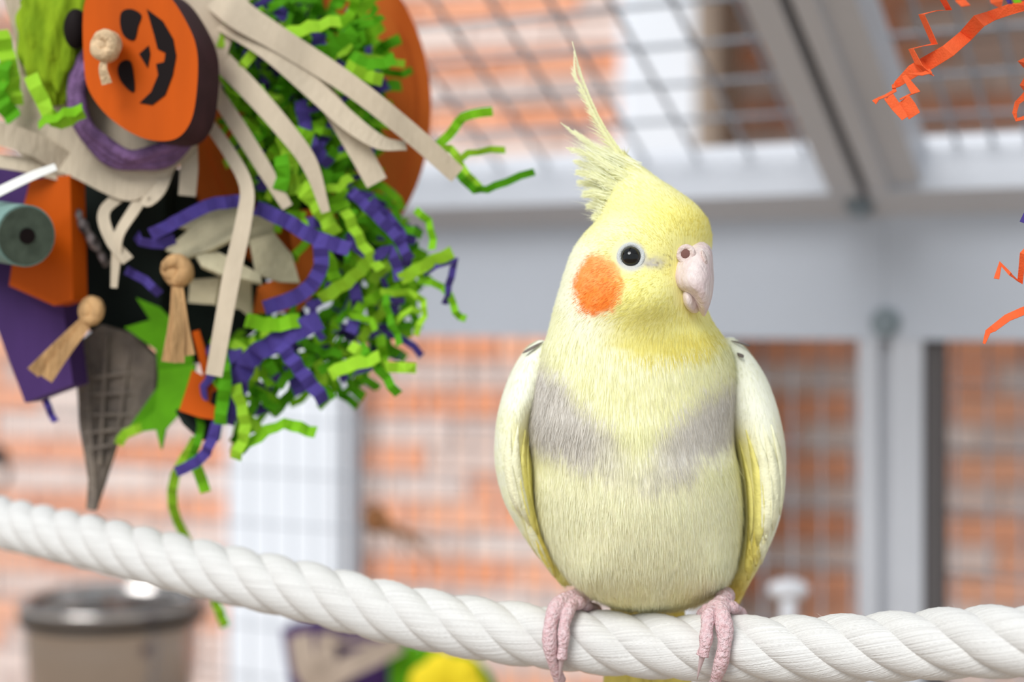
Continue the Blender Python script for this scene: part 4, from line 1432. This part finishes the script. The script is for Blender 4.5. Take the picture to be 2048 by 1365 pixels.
# pale crumpled husks
for outl, d_, yw, pt in (
        ([(330, 500), (400, 440), (470, 424), (478, 470), (420, 500), (368, 516)], .612, 20, 30), ([(392, 512), (430, 500), (520, 548), (524, 566), (440, 548), (404, 532)], .606, -10, 40),
        ([(500, 480), (548, 466), (584, 510), (600, 566), (560, 564), (512, 548)], .610, -20, 10), ([(420, 560), (500, 556), (504, 640), (480, 620), (430, 612)], .620, 10, -20),
        ([(350, 450), (420, 420), (500, 410), (500, 440), (420, 470)], .618, 20, 40), ([(380, 560), (440, 556), (430, 610), (376, 606)], .622, 25, -10), ([(470, 420), (560, 440), (540, 500), (480, 490)], .616, -15, 0)):
    slab('husk_flake', outl, d_, yw, pt, 0.0016, M['husk'], toy)

# explicit violet shreds
V_ = [([(300, 470, .600), (360, 440, .598), (420, 410, .598), (490, 402, .600)], 26), ([(510, 415, .600), (570, 440, .598), (620, 470, .596), (700, 500, .596)], 30),
      ([(640, 480, .596), (640, 540, .596), (600, 590, .598), (530, 616, .602)], 30), ([(640, 640, .600), (560, 680, .600), (500, 720, .602), (470, 790, .604)], 40), ([(560, 690, .598), (600, 740, .598), (650, 805, .600)], 30),
      ([(440, 830, .606), (420, 890, .606), (400, 920, .608), (350, 945, .612)], 22), ([(640, 66, .606), (630, 120, .606), (622, 150, .61)], 26), ([(700, 380, .604), (740, 420, .602), (790, 470, .602), (820, 520, .604)], 22),
      ([(740, 400, .608), (780, 440, .606), (810, 480, .606)], 22), ([(690, 470, .606), (740, 515, .604), (780, 500, .604), (800, 560, .606)], 22), ([(846, 545, .606), (908, 520, .606), (900, 560, .606), (890, 610, .608)], 15),
      ([(250, 540, .606), (290, 560, .604), (320, 590, .606)], 18), ([(270, 470, .606), (300, 490, .604), (350, 480, .604)], 22), ([(90, 800, .628), (110, 845, .628)], 14), ([(600, 200, .612), (620, 280, .61), (660, 330, .61)], 26),
      ([(470, 700, .61), (480, 760, .61), (455, 850, .612)], 26), ([(680, 260, .61), (720, 320, .61)], 22)]
for ct, w in V_:
    crinkle(ct, w, M['pu'], toy, fold=18, amp=5, phi=rng.uniform(-0.5, 0.5))
# explicit loose green shreds
G_ = [([(870, 300, .600), (905, 300, .600), (930, 345, .600), (960, 375, .602)], 16), ([(868, 300, .602), (905, 262, .602), (930, 232, .602), (985, 222, .602)], 19), ([(915, 322, .600), (945, 304, .600), (1010, 300, .602)], 14), ([(915, 345, .600), (950, 380, .600), (990, 372, .600), (1068, 342, .600)], 16),
      ([(850, 300, .604), (900, 330, .603), (930, 350, .603)], 18), ([(830, 420, .606), (860, 450, .606), (865, 500, .606)], 16), ([(800, 560, .604), (850, 530, .604), (905, 505, .604)], 26), ([(770, 590, .604), (780, 640, .604), (800, 690, .604)], 16),
      ([(760, 585, .606), (830, 590, .606), (850, 620, .606), (830, 670, .606)], 14), ([(836, 560, .608), (880, 570, .608), (905, 600, .608), (912, 628, .608), (932, 638, .608)], 15), ([(700, 690, .602), (760, 730, .602), (832, 738, .602)], 22), ([(720, 690, .602), (760, 740, .602), (796, 790, .602)], 20),
      ([(660, 750, .600), (700, 730, .600), (760, 715, .600)], 28), ([(480, 900, .606), (560, 850, .604), (632, 866, .604)], 24), ([(470, 770, .602), (490, 850, .602), (470, 920, .604)], 24), ([(440, 700, .600), (450, 760, .600), (440, 850, .602)], 26),
      ([(392, 880, .622), (352, 950, .632), (345, 1010, .645), (366, 1066, .660), (410, 1150, .680), (436, 1215, .685), (450, 1255, .685)], 20), ([(385, 920, .618), (400, 950, .616), (410, 985, .616)], 22), ([(300, 850, .63), (250, 868, .628), (236, 890, .628)], 20), ([(395, 800, .61), (400, 860, .61), (380, 930, .612)], 16),
      ([(60, 150, .590), (110, 240, .590), (165, 222, .588)], 30), ([(75, 250, .588), (120, 230, .586), (166, 218, .586)], 22), ([(0, 60, .604), (20, 140, .604), (30, 210, .604)], 34), ([(10, 120, .602), (0, 190, .602), (30, 240, .602)], 36),
      ([(560, 260, .606), (580, 320, .604), (590, 390, .604)], 30), ([(520, 220, .604), (570, 260, .602), (625, 280, .602)], 34), ([(600, 370, .602), (640, 420, .600), (670, 470, .600)], 34), ([(700, 110, .604), (740, 130, .602), (790, 118, .602)], 26),
      ([(690, 130, .604), (730, 150, .602), (765, 160, .602)], 26), ([(490, 640, .600), (540, 650, .598), (600, 640, .600)], 30), ([(640, 600, .602), (700, 560, .602), (740, 520, .604)], 28), ([(560, 310, .600), (566, 345, .598), (560, 380, .600)], 30),
      ([(690, 420, .602), (720, 480, .602), (760, 540, .604)], 24), ([(600, 440, .604), (650, 500, .604), (670, 560, .604)], 26), ([(530, 80, .604), (600, 60, .602), (680, 40, .602)], 30), ([(600, 110, .602), (660, 100, .600), (710, 60, .602)], 28)]
for k, (ct, w) in enumerate(G_):
    crinkle(ct, w, M[('g1', 'g2', 'g1', 'g3')[k % 4]], toy, fold=18, amp=5, phi=rng.uniform(-0.5, 0.5))
# dense tangle of shred filling the side of the toy
poly = [(432, -20), (735, -20), (770, 120), (735, 330), (800, 420), (835, 540), (820, 640), (720, 770), (600, 790), (470, 880), (420, 720), (560, 640), (640, 560), (560, 440), (490, 330), (450, 200)]


def inside(x, y, pl):
    c = False; j = len(pl) - 1
    for i in range(len(pl)):
        if (pl[i][1] > y) != (pl[j][1] > y) and x < (pl[j][0] - pl[i][0]) * (y - pl[i][1]) / (pl[j][1] - pl[i][1]) + pl[i][0]: c = not c
        j = i
    return c


def rand_shred(dlo, dhi, lmin=50, lmax=130):
    while True:
        x, y = rng.uniform(420, 850), rng.uniform(-20, 890)
        if inside(x, y, poly): break
    a = rng.uniform(0, 2 * math.pi); L_ = rng.uniform(lmin, lmax); d = rng.uniform(dlo, dhi)
    bnd = rng.uniform(-1.2, 1.2)
    pts = []
    for s in (-0.5, -0.17, 0.17, 0.5):
        aa_ = a + bnd * s
        pts.append((x + math.cos(aa_) * L_ * s, y + math.sin(aa_) * L_ * s, d + rng.uniform(-.004, .004)))
    return pts


for k in range(170):
    crinkle(rand_shred(.606, .630), rng.uniform(12, 25), M[('g1', 'g2', 'g2', 'g3', 'g3', 'pu')[k % 6]], toy, fold=rng.uniform(14, 26), amp=rng.uniform(4, 8), phi=rng.uniform(-0.7, 0.7))
for mt in ('g2', 'g3', 'pu'):
    m = MB()
    for k in range(130 if mt != 'pu' else 50):
        crinkle_verts(m, rand_shred(.626, .650), rng.uniform(14, 26), 20, 6, rng.uniform(-0.7, 0.7))
    tag(m.build('paper_shred', M[mt], toy), kind='stuff')

# ---------------------------------------------------------------- orange paper toy at the right
ot = empty('paper_shred_toy', P(2110, -40, 0.50), 'bundle of crinkled orange paper strips hanging beside the cockatiel', 'bird toy')
top2 = P(2076, -60, 0.505)
wz2 = top2.dot(aw) - R0.dot(aw); zr2 = R0.z + (-wz2) * math.tan(SL) + 0.03
m = MB(); m.tube([P(2076, 700, 0.505), top2, Vector((top2.x, top2.y, zr2))], 0.0025, 10); m.build('cord', M['cord'], ot, smooth=True)
m = MB(); hk = Vector((top2.x, top2.y, zr2))
m.tube([hk + Vector((0.010 * math.sin(t), 0, 0.010 - 0.010 * math.cos(t))) for t in np.linspace(0, 2 * math.pi * 0.93, 20)], 0.0013, 8); m.build('hook', M['bolt'], ot, smooth=True)


def folded(pts, w, name='paper_strip', nrm=None, mat='op'):
    """sharp folded strip: pts (x, y, depth), width px, flat bends"""
    m = MB(); md = sum(q[2] for q in pts) / len(pts)
    path = [P(*q) for q in pts]; n = len(path)
    vs = []; k_ = md / F
    if not hasattr(w, '__len__'): w = [w] * n
    for i in range(n):
        S_ = Vector(pts_dir[i]) if False else None
        t = (path[min(i + 1, n - 1)] - path[max(i - 1, 0)]).normalized()
        N = nrm[i] if nrm is not None else facing(rng.uniform(-15, 25), rng.uniform(5, 25))
        s = t.cross(N).normalized(); N2 = s.cross(t).normalized()
        h = w[i] * k_ / 2
        vs += [path[i] - s * h - N2 * .0001, path[i] + s * h - N2 * .0001, path[i] + s * h + N2 * .0001, path[i] - s * h + N2 * .0001]
    fs = []
    for i in range(n - 1):
        for q in range(4):
            q2 = (q + 1) % 4
            fs.append((i * 4 + q, i * 4 + q2, (i + 1) * 4 + q2, (i + 1) * 4 + q))
    e = (n - 1) * 4; fs += [(3, 2, 1, 0), (e, e + 1, e + 2, e + 3)]
    m.add(vs, fs)
    return m.build(name, M[mat], ot)


def zig(pts, wpx, depthw=0.0030, name='paper_strip', mat='op'):
    """strip seen nearly edge on: zigzag in the picture, its width running in depth and a little down"""
    m = MB(); md = sum(q[2] for q in pts) / len(pts); k_ = md / F
    path = [P(*q) for q in pts]; n = len(path)
    if not hasattr(wpx, '__len__'): wpx = [wpx] * n
    vs = []
    for i in range(n):
        t = (path[min(i + 1, n - 1)] - path[max(i - 1, 0)]).normalized()
        a = t.cross(Vector((0, 1, 0)))
        a = a.normalized() if a.length > 1e-4 else Vector((1, 0, 0))
        if a.z < 0 or (abs(a.z) < 1e-6 and a.x < 0): a = -a
        # width vector: mostly depth, with the picture-plane width that the photo shows
        dx = Vector((0.75, 0, -0.66))
        S_ = dx * wpx[i] * k_ + Vector((0, -1, 0)) * depthw
        N = t.cross(S_).normalized() * .0001
        vs += [path[i] - S_ / 2 - N, path[i] + S_ / 2 - N, path[i] + S_ / 2 + N, path[i] - S_ / 2 + N]
    fs = []
    for i in range(n - 1):
        for q in range(4):
            q2 = (q + 1) % 4
            fs.append((i * 4 + q, i * 4 + q2, (i + 1) * 4 + q2, (i + 1) * 4 + q))
    e = (n - 1) * 4; fs += [(3, 2, 1, 0), (e, e + 1, e + 2, e + 3)]
    m.add(vs, fs)
    return m.build(name, M[mat], ot)


dO = 0.508
pl = lambda a, b: facing(a, b)
# broad pleated strip running down to the left
folded([(2075, 5, dO - .005), (2022, 18, dO), (1982, 32, dO + .0035), (1958, 42, dO - .0045), (1931, 72, dO + .0035), (1896, 102, dO - .004), (1852, 128, dO + .0035), (1826, 142, dO - .001), (1795, 168, dO + .0035), (1788, 176, dO)],
       [22, 22, 26, 30, 30, 32, 32, 28, 16, 9], nrm=[pl(0, 20), pl(10, -10), pl(20, 20), pl(-20, 30), pl(20, 20), pl(-10, 40), pl(20, 10), pl(-10, 30), pl(30, 10), pl(30, 10)])
folded([(1787, 168, dO + .001), (1789, 182, dO), (1771, 192, dO - .002), (1758, 197, dO), (1748, 205, dO)], [9, 9, 10, 11, 12], nrm=[pl(60, 10), pl(20, 30), pl(0, 60), pl(-20, 50), pl(30, 10)])
# thin zigzag strip
zig([(1905, -26, dO - .004), (1884, -4, dO - .002), (1898, 20, dO), (1870, 22, dO), (1843, 29, dO), (1869, 88, dO), (1842, 93, dO), (1822, 98, dO), (1838, 130, dO - .003), (1858, 148, dO - .004)], [8, 8, 7, 4, 7, 8, 4, 5, 10, 18], depthw=.004)
folded([(1862, 142, dO - .005), (1845, 148, dO - .005), (1822, 148, dO - .003), (1808, 151, dO - .002), (1832, 186, dO - .005), (1818, 190, dO - .003), (1800, 199, dO - .003)], [13, 12, 8, 9, 18, 8, 5],
       nrm=[pl(0, 40), pl(0, 50), pl(0, 60), pl(30, 10), pl(30, 10), pl(0, 60), pl(0, 60)])
folded([(1777, 193, dO - .002), (1792, 214, dO - .003), (1810, 237, dO - .005)], [22, 20, 14], nrm=[pl(10, 30), pl(20, 30), pl(20, 20)])
folded([(1808, 198, dO - .003), (1819, 214, dO - .004), (1829, 232, dO - .005)], [24, 27, 26], nrm=[pl(30, -5), pl(30, -5), pl(30, -5)])
# strips at the right edge
zig([(2070, 110, dO), (2042, 124, dO), (2062, 146, dO), (2046, 172, dO), (2060, 190, dO)], 9)
folded([(2062, 178, dO), (2046, 196, dO), (2034, 206, dO), (2029, 226, dO), (2033, 240, dO), (2062, 232, dO - .003)], [14, 13, 10, 9, 8, 10])
folded([(2075, 480, dO), (2046, 508, dO - .003), (2040, 566, dO + .002), (2020, 548, dO - .002), (2001, 528, dO + .002), (1993, 558, dO)], [16, 14, 12, 10, 12, 11], nrm=[pl(40, 0), pl(50, 0), pl(0, 40), pl(-30, 30), pl(40, 10), pl(20, 10)])
folded([(2080, 610, dO), (2048, 622, dO), (2015, 636, dO), (1986, 658, dO - .001), (1976, 664, dO), (1968, 688, dO)], [20, 19, 17, 15, 12, 6], nrm=[pl(0, 40)] * 4 + [pl(40, 10)] * 2)
folded([(2090, 400, dO), (2056, 424, dO), (2046, 446, dO)], [14, 14, 14], mat='pu')
# bundle at the top, nearer the camera
for k in range(26):
    x, y = rng.uniform(1915, 2090), rng.uniform(-70, 2)
    a = rng.uniform(0, 6.28); L_ = rng.uniform(30, 60)
    if y > -12: y -= 14
    m = MB(); db = .476 + .028 * (k % 5) / 4
    crinkle_verts(m, [(x - math.cos(a) * L_ * .5, y - abs(math.sin(a)) * L_ * .3, db + .004), (x, y, db), (x + math.cos(a) * L_ * .5, y + abs(math.sin(a)) * L_ * .25, db + .004)], 24, 18, 5, rng.uniform(-.6, .6))
    m.build('paper_strip', M['op'], ot)
crinkle([(1900, -40, .478), (1918, -10, .476), (1930, 14, .474)], 30, M['op'], ot, fold=18, amp=3, name='paper_strip')
crinkle([(1985, -40, .478), (1995, -10, .474), (1990, 12, .474)], 34, M['op'], ot, fold=18, amp=3, name='paper_strip')
crinkle([(2028, -40, .480), (2032, -10, .478), (2034, 6, .478)], 18, M['g2'], ot, fold=18, amp=3, name='paper_strip')
crinkle([(2015, -40, .480), (2017, -10, .478), (2018, 8, .478)], 14, M['pu'], ot, fold=18, amp=3, name='paper_strip')
# out of the picture the strips gather on the cord
for y in (130, 230, 480, 610, 420):
    m = MB(); m.tube([P(2076, y, .503), P(2072, y + 4, .505), P(2060, y, dO)], 0.0012, 8); m.build('strip_stem', M['op'], ot, smooth=True)

# ---------------------------------------------------------------- steel food bowl on the back mesh
bd = 1.335
bc = P(226, 1222, bd); q = bd / F
RB = 178 * q
bowl = empty('food_bowl', bc + Vector((0, 0, -0.075)), 'shiny stainless steel food bowl clamped to the back mesh', 'bowl')
prof = [(0.0, -0.072), (0.82, -0.072), (0.92, -0.062), (0.955, -0.02), (0.965, 0.0), (1.0, 0.002), (1.045, 0.004), (1.05, 0.009), (1.03, 0.012), (0.95, 0.010), (0.93, 0.0), (0.915, -0.03), (0.88, -0.058), (0.8, -0.066), (0.0, -0.066)]
vs = []; fs = []; ns = 56
for r_, z_ in prof:
    for k in range(ns):
        a = 2 * math.pi * k / ns
        vs.append(bc + Vector((RB * r_ * math.cos(a), RB * r_ * math.sin(a), z_)))
for i in range(len(prof) - 1):
    for k in range(ns):
        fs.append((i * ns + k, i * ns + (k + 1) % ns, (i + 1) * ns + (k + 1) % ns, (i + 1) * ns + k))
m = MB(); m.add(vs, fs); m.build('bowl_shell', M['steel'], bowl, smooth=True)
m = MB(); m.tube([bc + Vector((RB * 1.0 * math.cos(a), RB * 1.0 * math.sin(a), -0.004)) for a in np.linspace(0, 2 * math.pi, 57)], 0.0028, 8); m.build('holder_ring', M['rubber'], bowl, smooth=True)
wd_ = (A0 + aw * 0.019 - bc).dot(aw)
m = MB(); m.tube([bc + aw * RB * 0.98 + Vector((0, 0, -.004)), bc + aw * (wd_ + 0.002) + Vector((0, 0, -.004))], 0.003, 8); m.tube([bc + aw * (wd_ - .004) + Vector((0, 0, -.03)), bc + aw * (wd_ - .004) + Vector((0, 0, .03))], 0.004, 8)
m.build('clamp', M['rubber'], bowl, smooth=True)

# ---------------------------------------------------------------- purple toy below the rope, on the back mesh
d2 = 1.13
pt = empty('purple_block_toy', P(760, 1500, d2), 'purple wooden block toy with beige strips and a yellow flower on the back mesh', 'bird toy')
slab('purple_block', [(562, 1262), (640, 1250), (752, 1270), (800, 1300), (800, 1560), (600, 1560), (580, 1380)], d2 + .03, 8, 0, 0.03, M['purple'], pt)
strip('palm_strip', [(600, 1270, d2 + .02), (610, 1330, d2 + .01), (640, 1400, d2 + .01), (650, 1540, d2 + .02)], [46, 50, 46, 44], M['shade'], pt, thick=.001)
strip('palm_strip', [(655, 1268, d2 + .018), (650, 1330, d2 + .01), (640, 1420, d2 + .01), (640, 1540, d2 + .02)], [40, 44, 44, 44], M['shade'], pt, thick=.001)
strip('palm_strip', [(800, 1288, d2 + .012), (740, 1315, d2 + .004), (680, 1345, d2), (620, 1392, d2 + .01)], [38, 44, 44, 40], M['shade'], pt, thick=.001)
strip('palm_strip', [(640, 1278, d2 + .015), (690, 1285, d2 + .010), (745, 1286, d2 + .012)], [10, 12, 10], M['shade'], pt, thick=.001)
slab('felt_leaf', [(780, 1310), (840, 1292), (900, 1312), (930, 1400), (900, 1480), (800, 1450)], d2 + .02, 0, 0, 0.004, M['leaf'], pt, smooth=30)
slab('felt_leaf', [(900, 1310), (950, 1318), (990, 1370), (1000, 1440), (940, 1470)], d2 + .018, 0, 0, 0.004, M['leaf'], pt, smooth=30)
fl = MB()
for k in range(7):
    a = 2 * math.pi * k / 7
    ellipsoid(fl, P(895 + 42 * math.cos(a), 1385 + 42 * math.sin(a), d2), (40 * d2 / F * 1, 0, 0), (0, .007, 0), (0, 0, 40 * d2 / F), 16, 10)
fl.build('yellow_flower', M['yel'], pt, smooth=True)
wdp = (A0 + aw * 0.016 - P(690, 1420, d2 + .06)).dot(aw)
m = MB(); m.tube([P(690, 1420, d2 + .045), P(690, 1420, d2 + .06) + aw * wdp], .0025, 8); m.build('hook', M['bolt'], pt, smooth=True)


# ---------------------------------------------------------------- small things on the back mesh
def wall_pt(px, py, off=0.0):
    """point of the back mesh plane seen at a pixel, off metres towards the camera"""
    n = aw
    return on_plane(px, py, A0 + aw * (0.019 - off), n)


tf = empty('jute_tuft', wall_pt(752, 1045, 0.003), 'small brown jute tuft tied to the wire mesh', 'fibre')
m = MB(); c = wall_pt(752, 1040, .008); q = c.y / F
for k in range(5):
    a0 = k * 0.7
    m.tube([c + (Vector((math.cos(a0), 0.2, math.sin(a0))) * math.cos(t) + Vector((0, 1, 0)).cross(Vector((math.cos(a0), 0, math.sin(a0)))) * math.sin(t)) * 20 * q * (0.6 + .12 * k) for t in np.linspace(0, 6.28, 16)], 7 * q, 7)
m.build('knot', M['jute'], tf, smooth=True)
for k in range(7):
    m = MB(); x1 = 800 + 16 * k; y1 = 1075 + rng.uniform(0, 50)
    m.tube([wall_pt(755, 1042, .008), wall_pt((755 + x1) / 2, 1050 + rng.uniform(0, 20), .012), wall_pt(x1, y1, .010)], [4 * q, 3.5 * q, 1.5 * q], 6); m.build('fibre_end', M['jute'], tf, smooth=True)
cl_ = empty('wing_nut_clip', wall_pt(1577, 1240, 0.003), 'white plastic knob clip fixed to the mesh beside the post', 'clip')
c = wall_pt(1577, 1240, .016); q = c.y / F
m = MB(); m.tube([c - ZUP * 60 * q, c, c + ZUP * 40 * q], [17 * q, 16 * q, 15 * q], 14); m.build('stem', M['clip'], cl_, smooth=True)
m = MB(); ellipsoid(m, c + ZUP * 60 * q, (42 * q, 0, 0), (0, 22 * q, 0), (0, 0, 22 * q), 20, 12); m.build('knob', M['clip'], cl_, smooth=True)
m = MB(); m.tube([c + ZUP * 10 * q, c + ZUP * 10 * q + aw * .016], .003, 8); m.build('screw', M['bolt'], cl_, smooth=True)
bk = empty('snap_hook', wall_pt(-8, 912, 0.003), 'small black plastic snap hook on the mesh', 'hook')
c = wall_pt(-8, 912, .008); q = c.y / F
m = MB(); ellipsoid(m, c, (26 * q, 0, 0), (0, 14 * q, 0), (0, 0, 20 * q), 16, 10); m.tube([c, c + aw * .01], .003, 8); m.build('hook_body', M['rubber'], bk, smooth=True)
m = MB(); m.tube([c + Vector((-26 * q * math.sin(t), 0, -34 * q + 34 * q * math.cos(t) * .9)) for t in np.linspace(0, 5.4, 16)], 4 * q, 8); m.build('hook_ring', M['rubber'], bk, smooth=True)
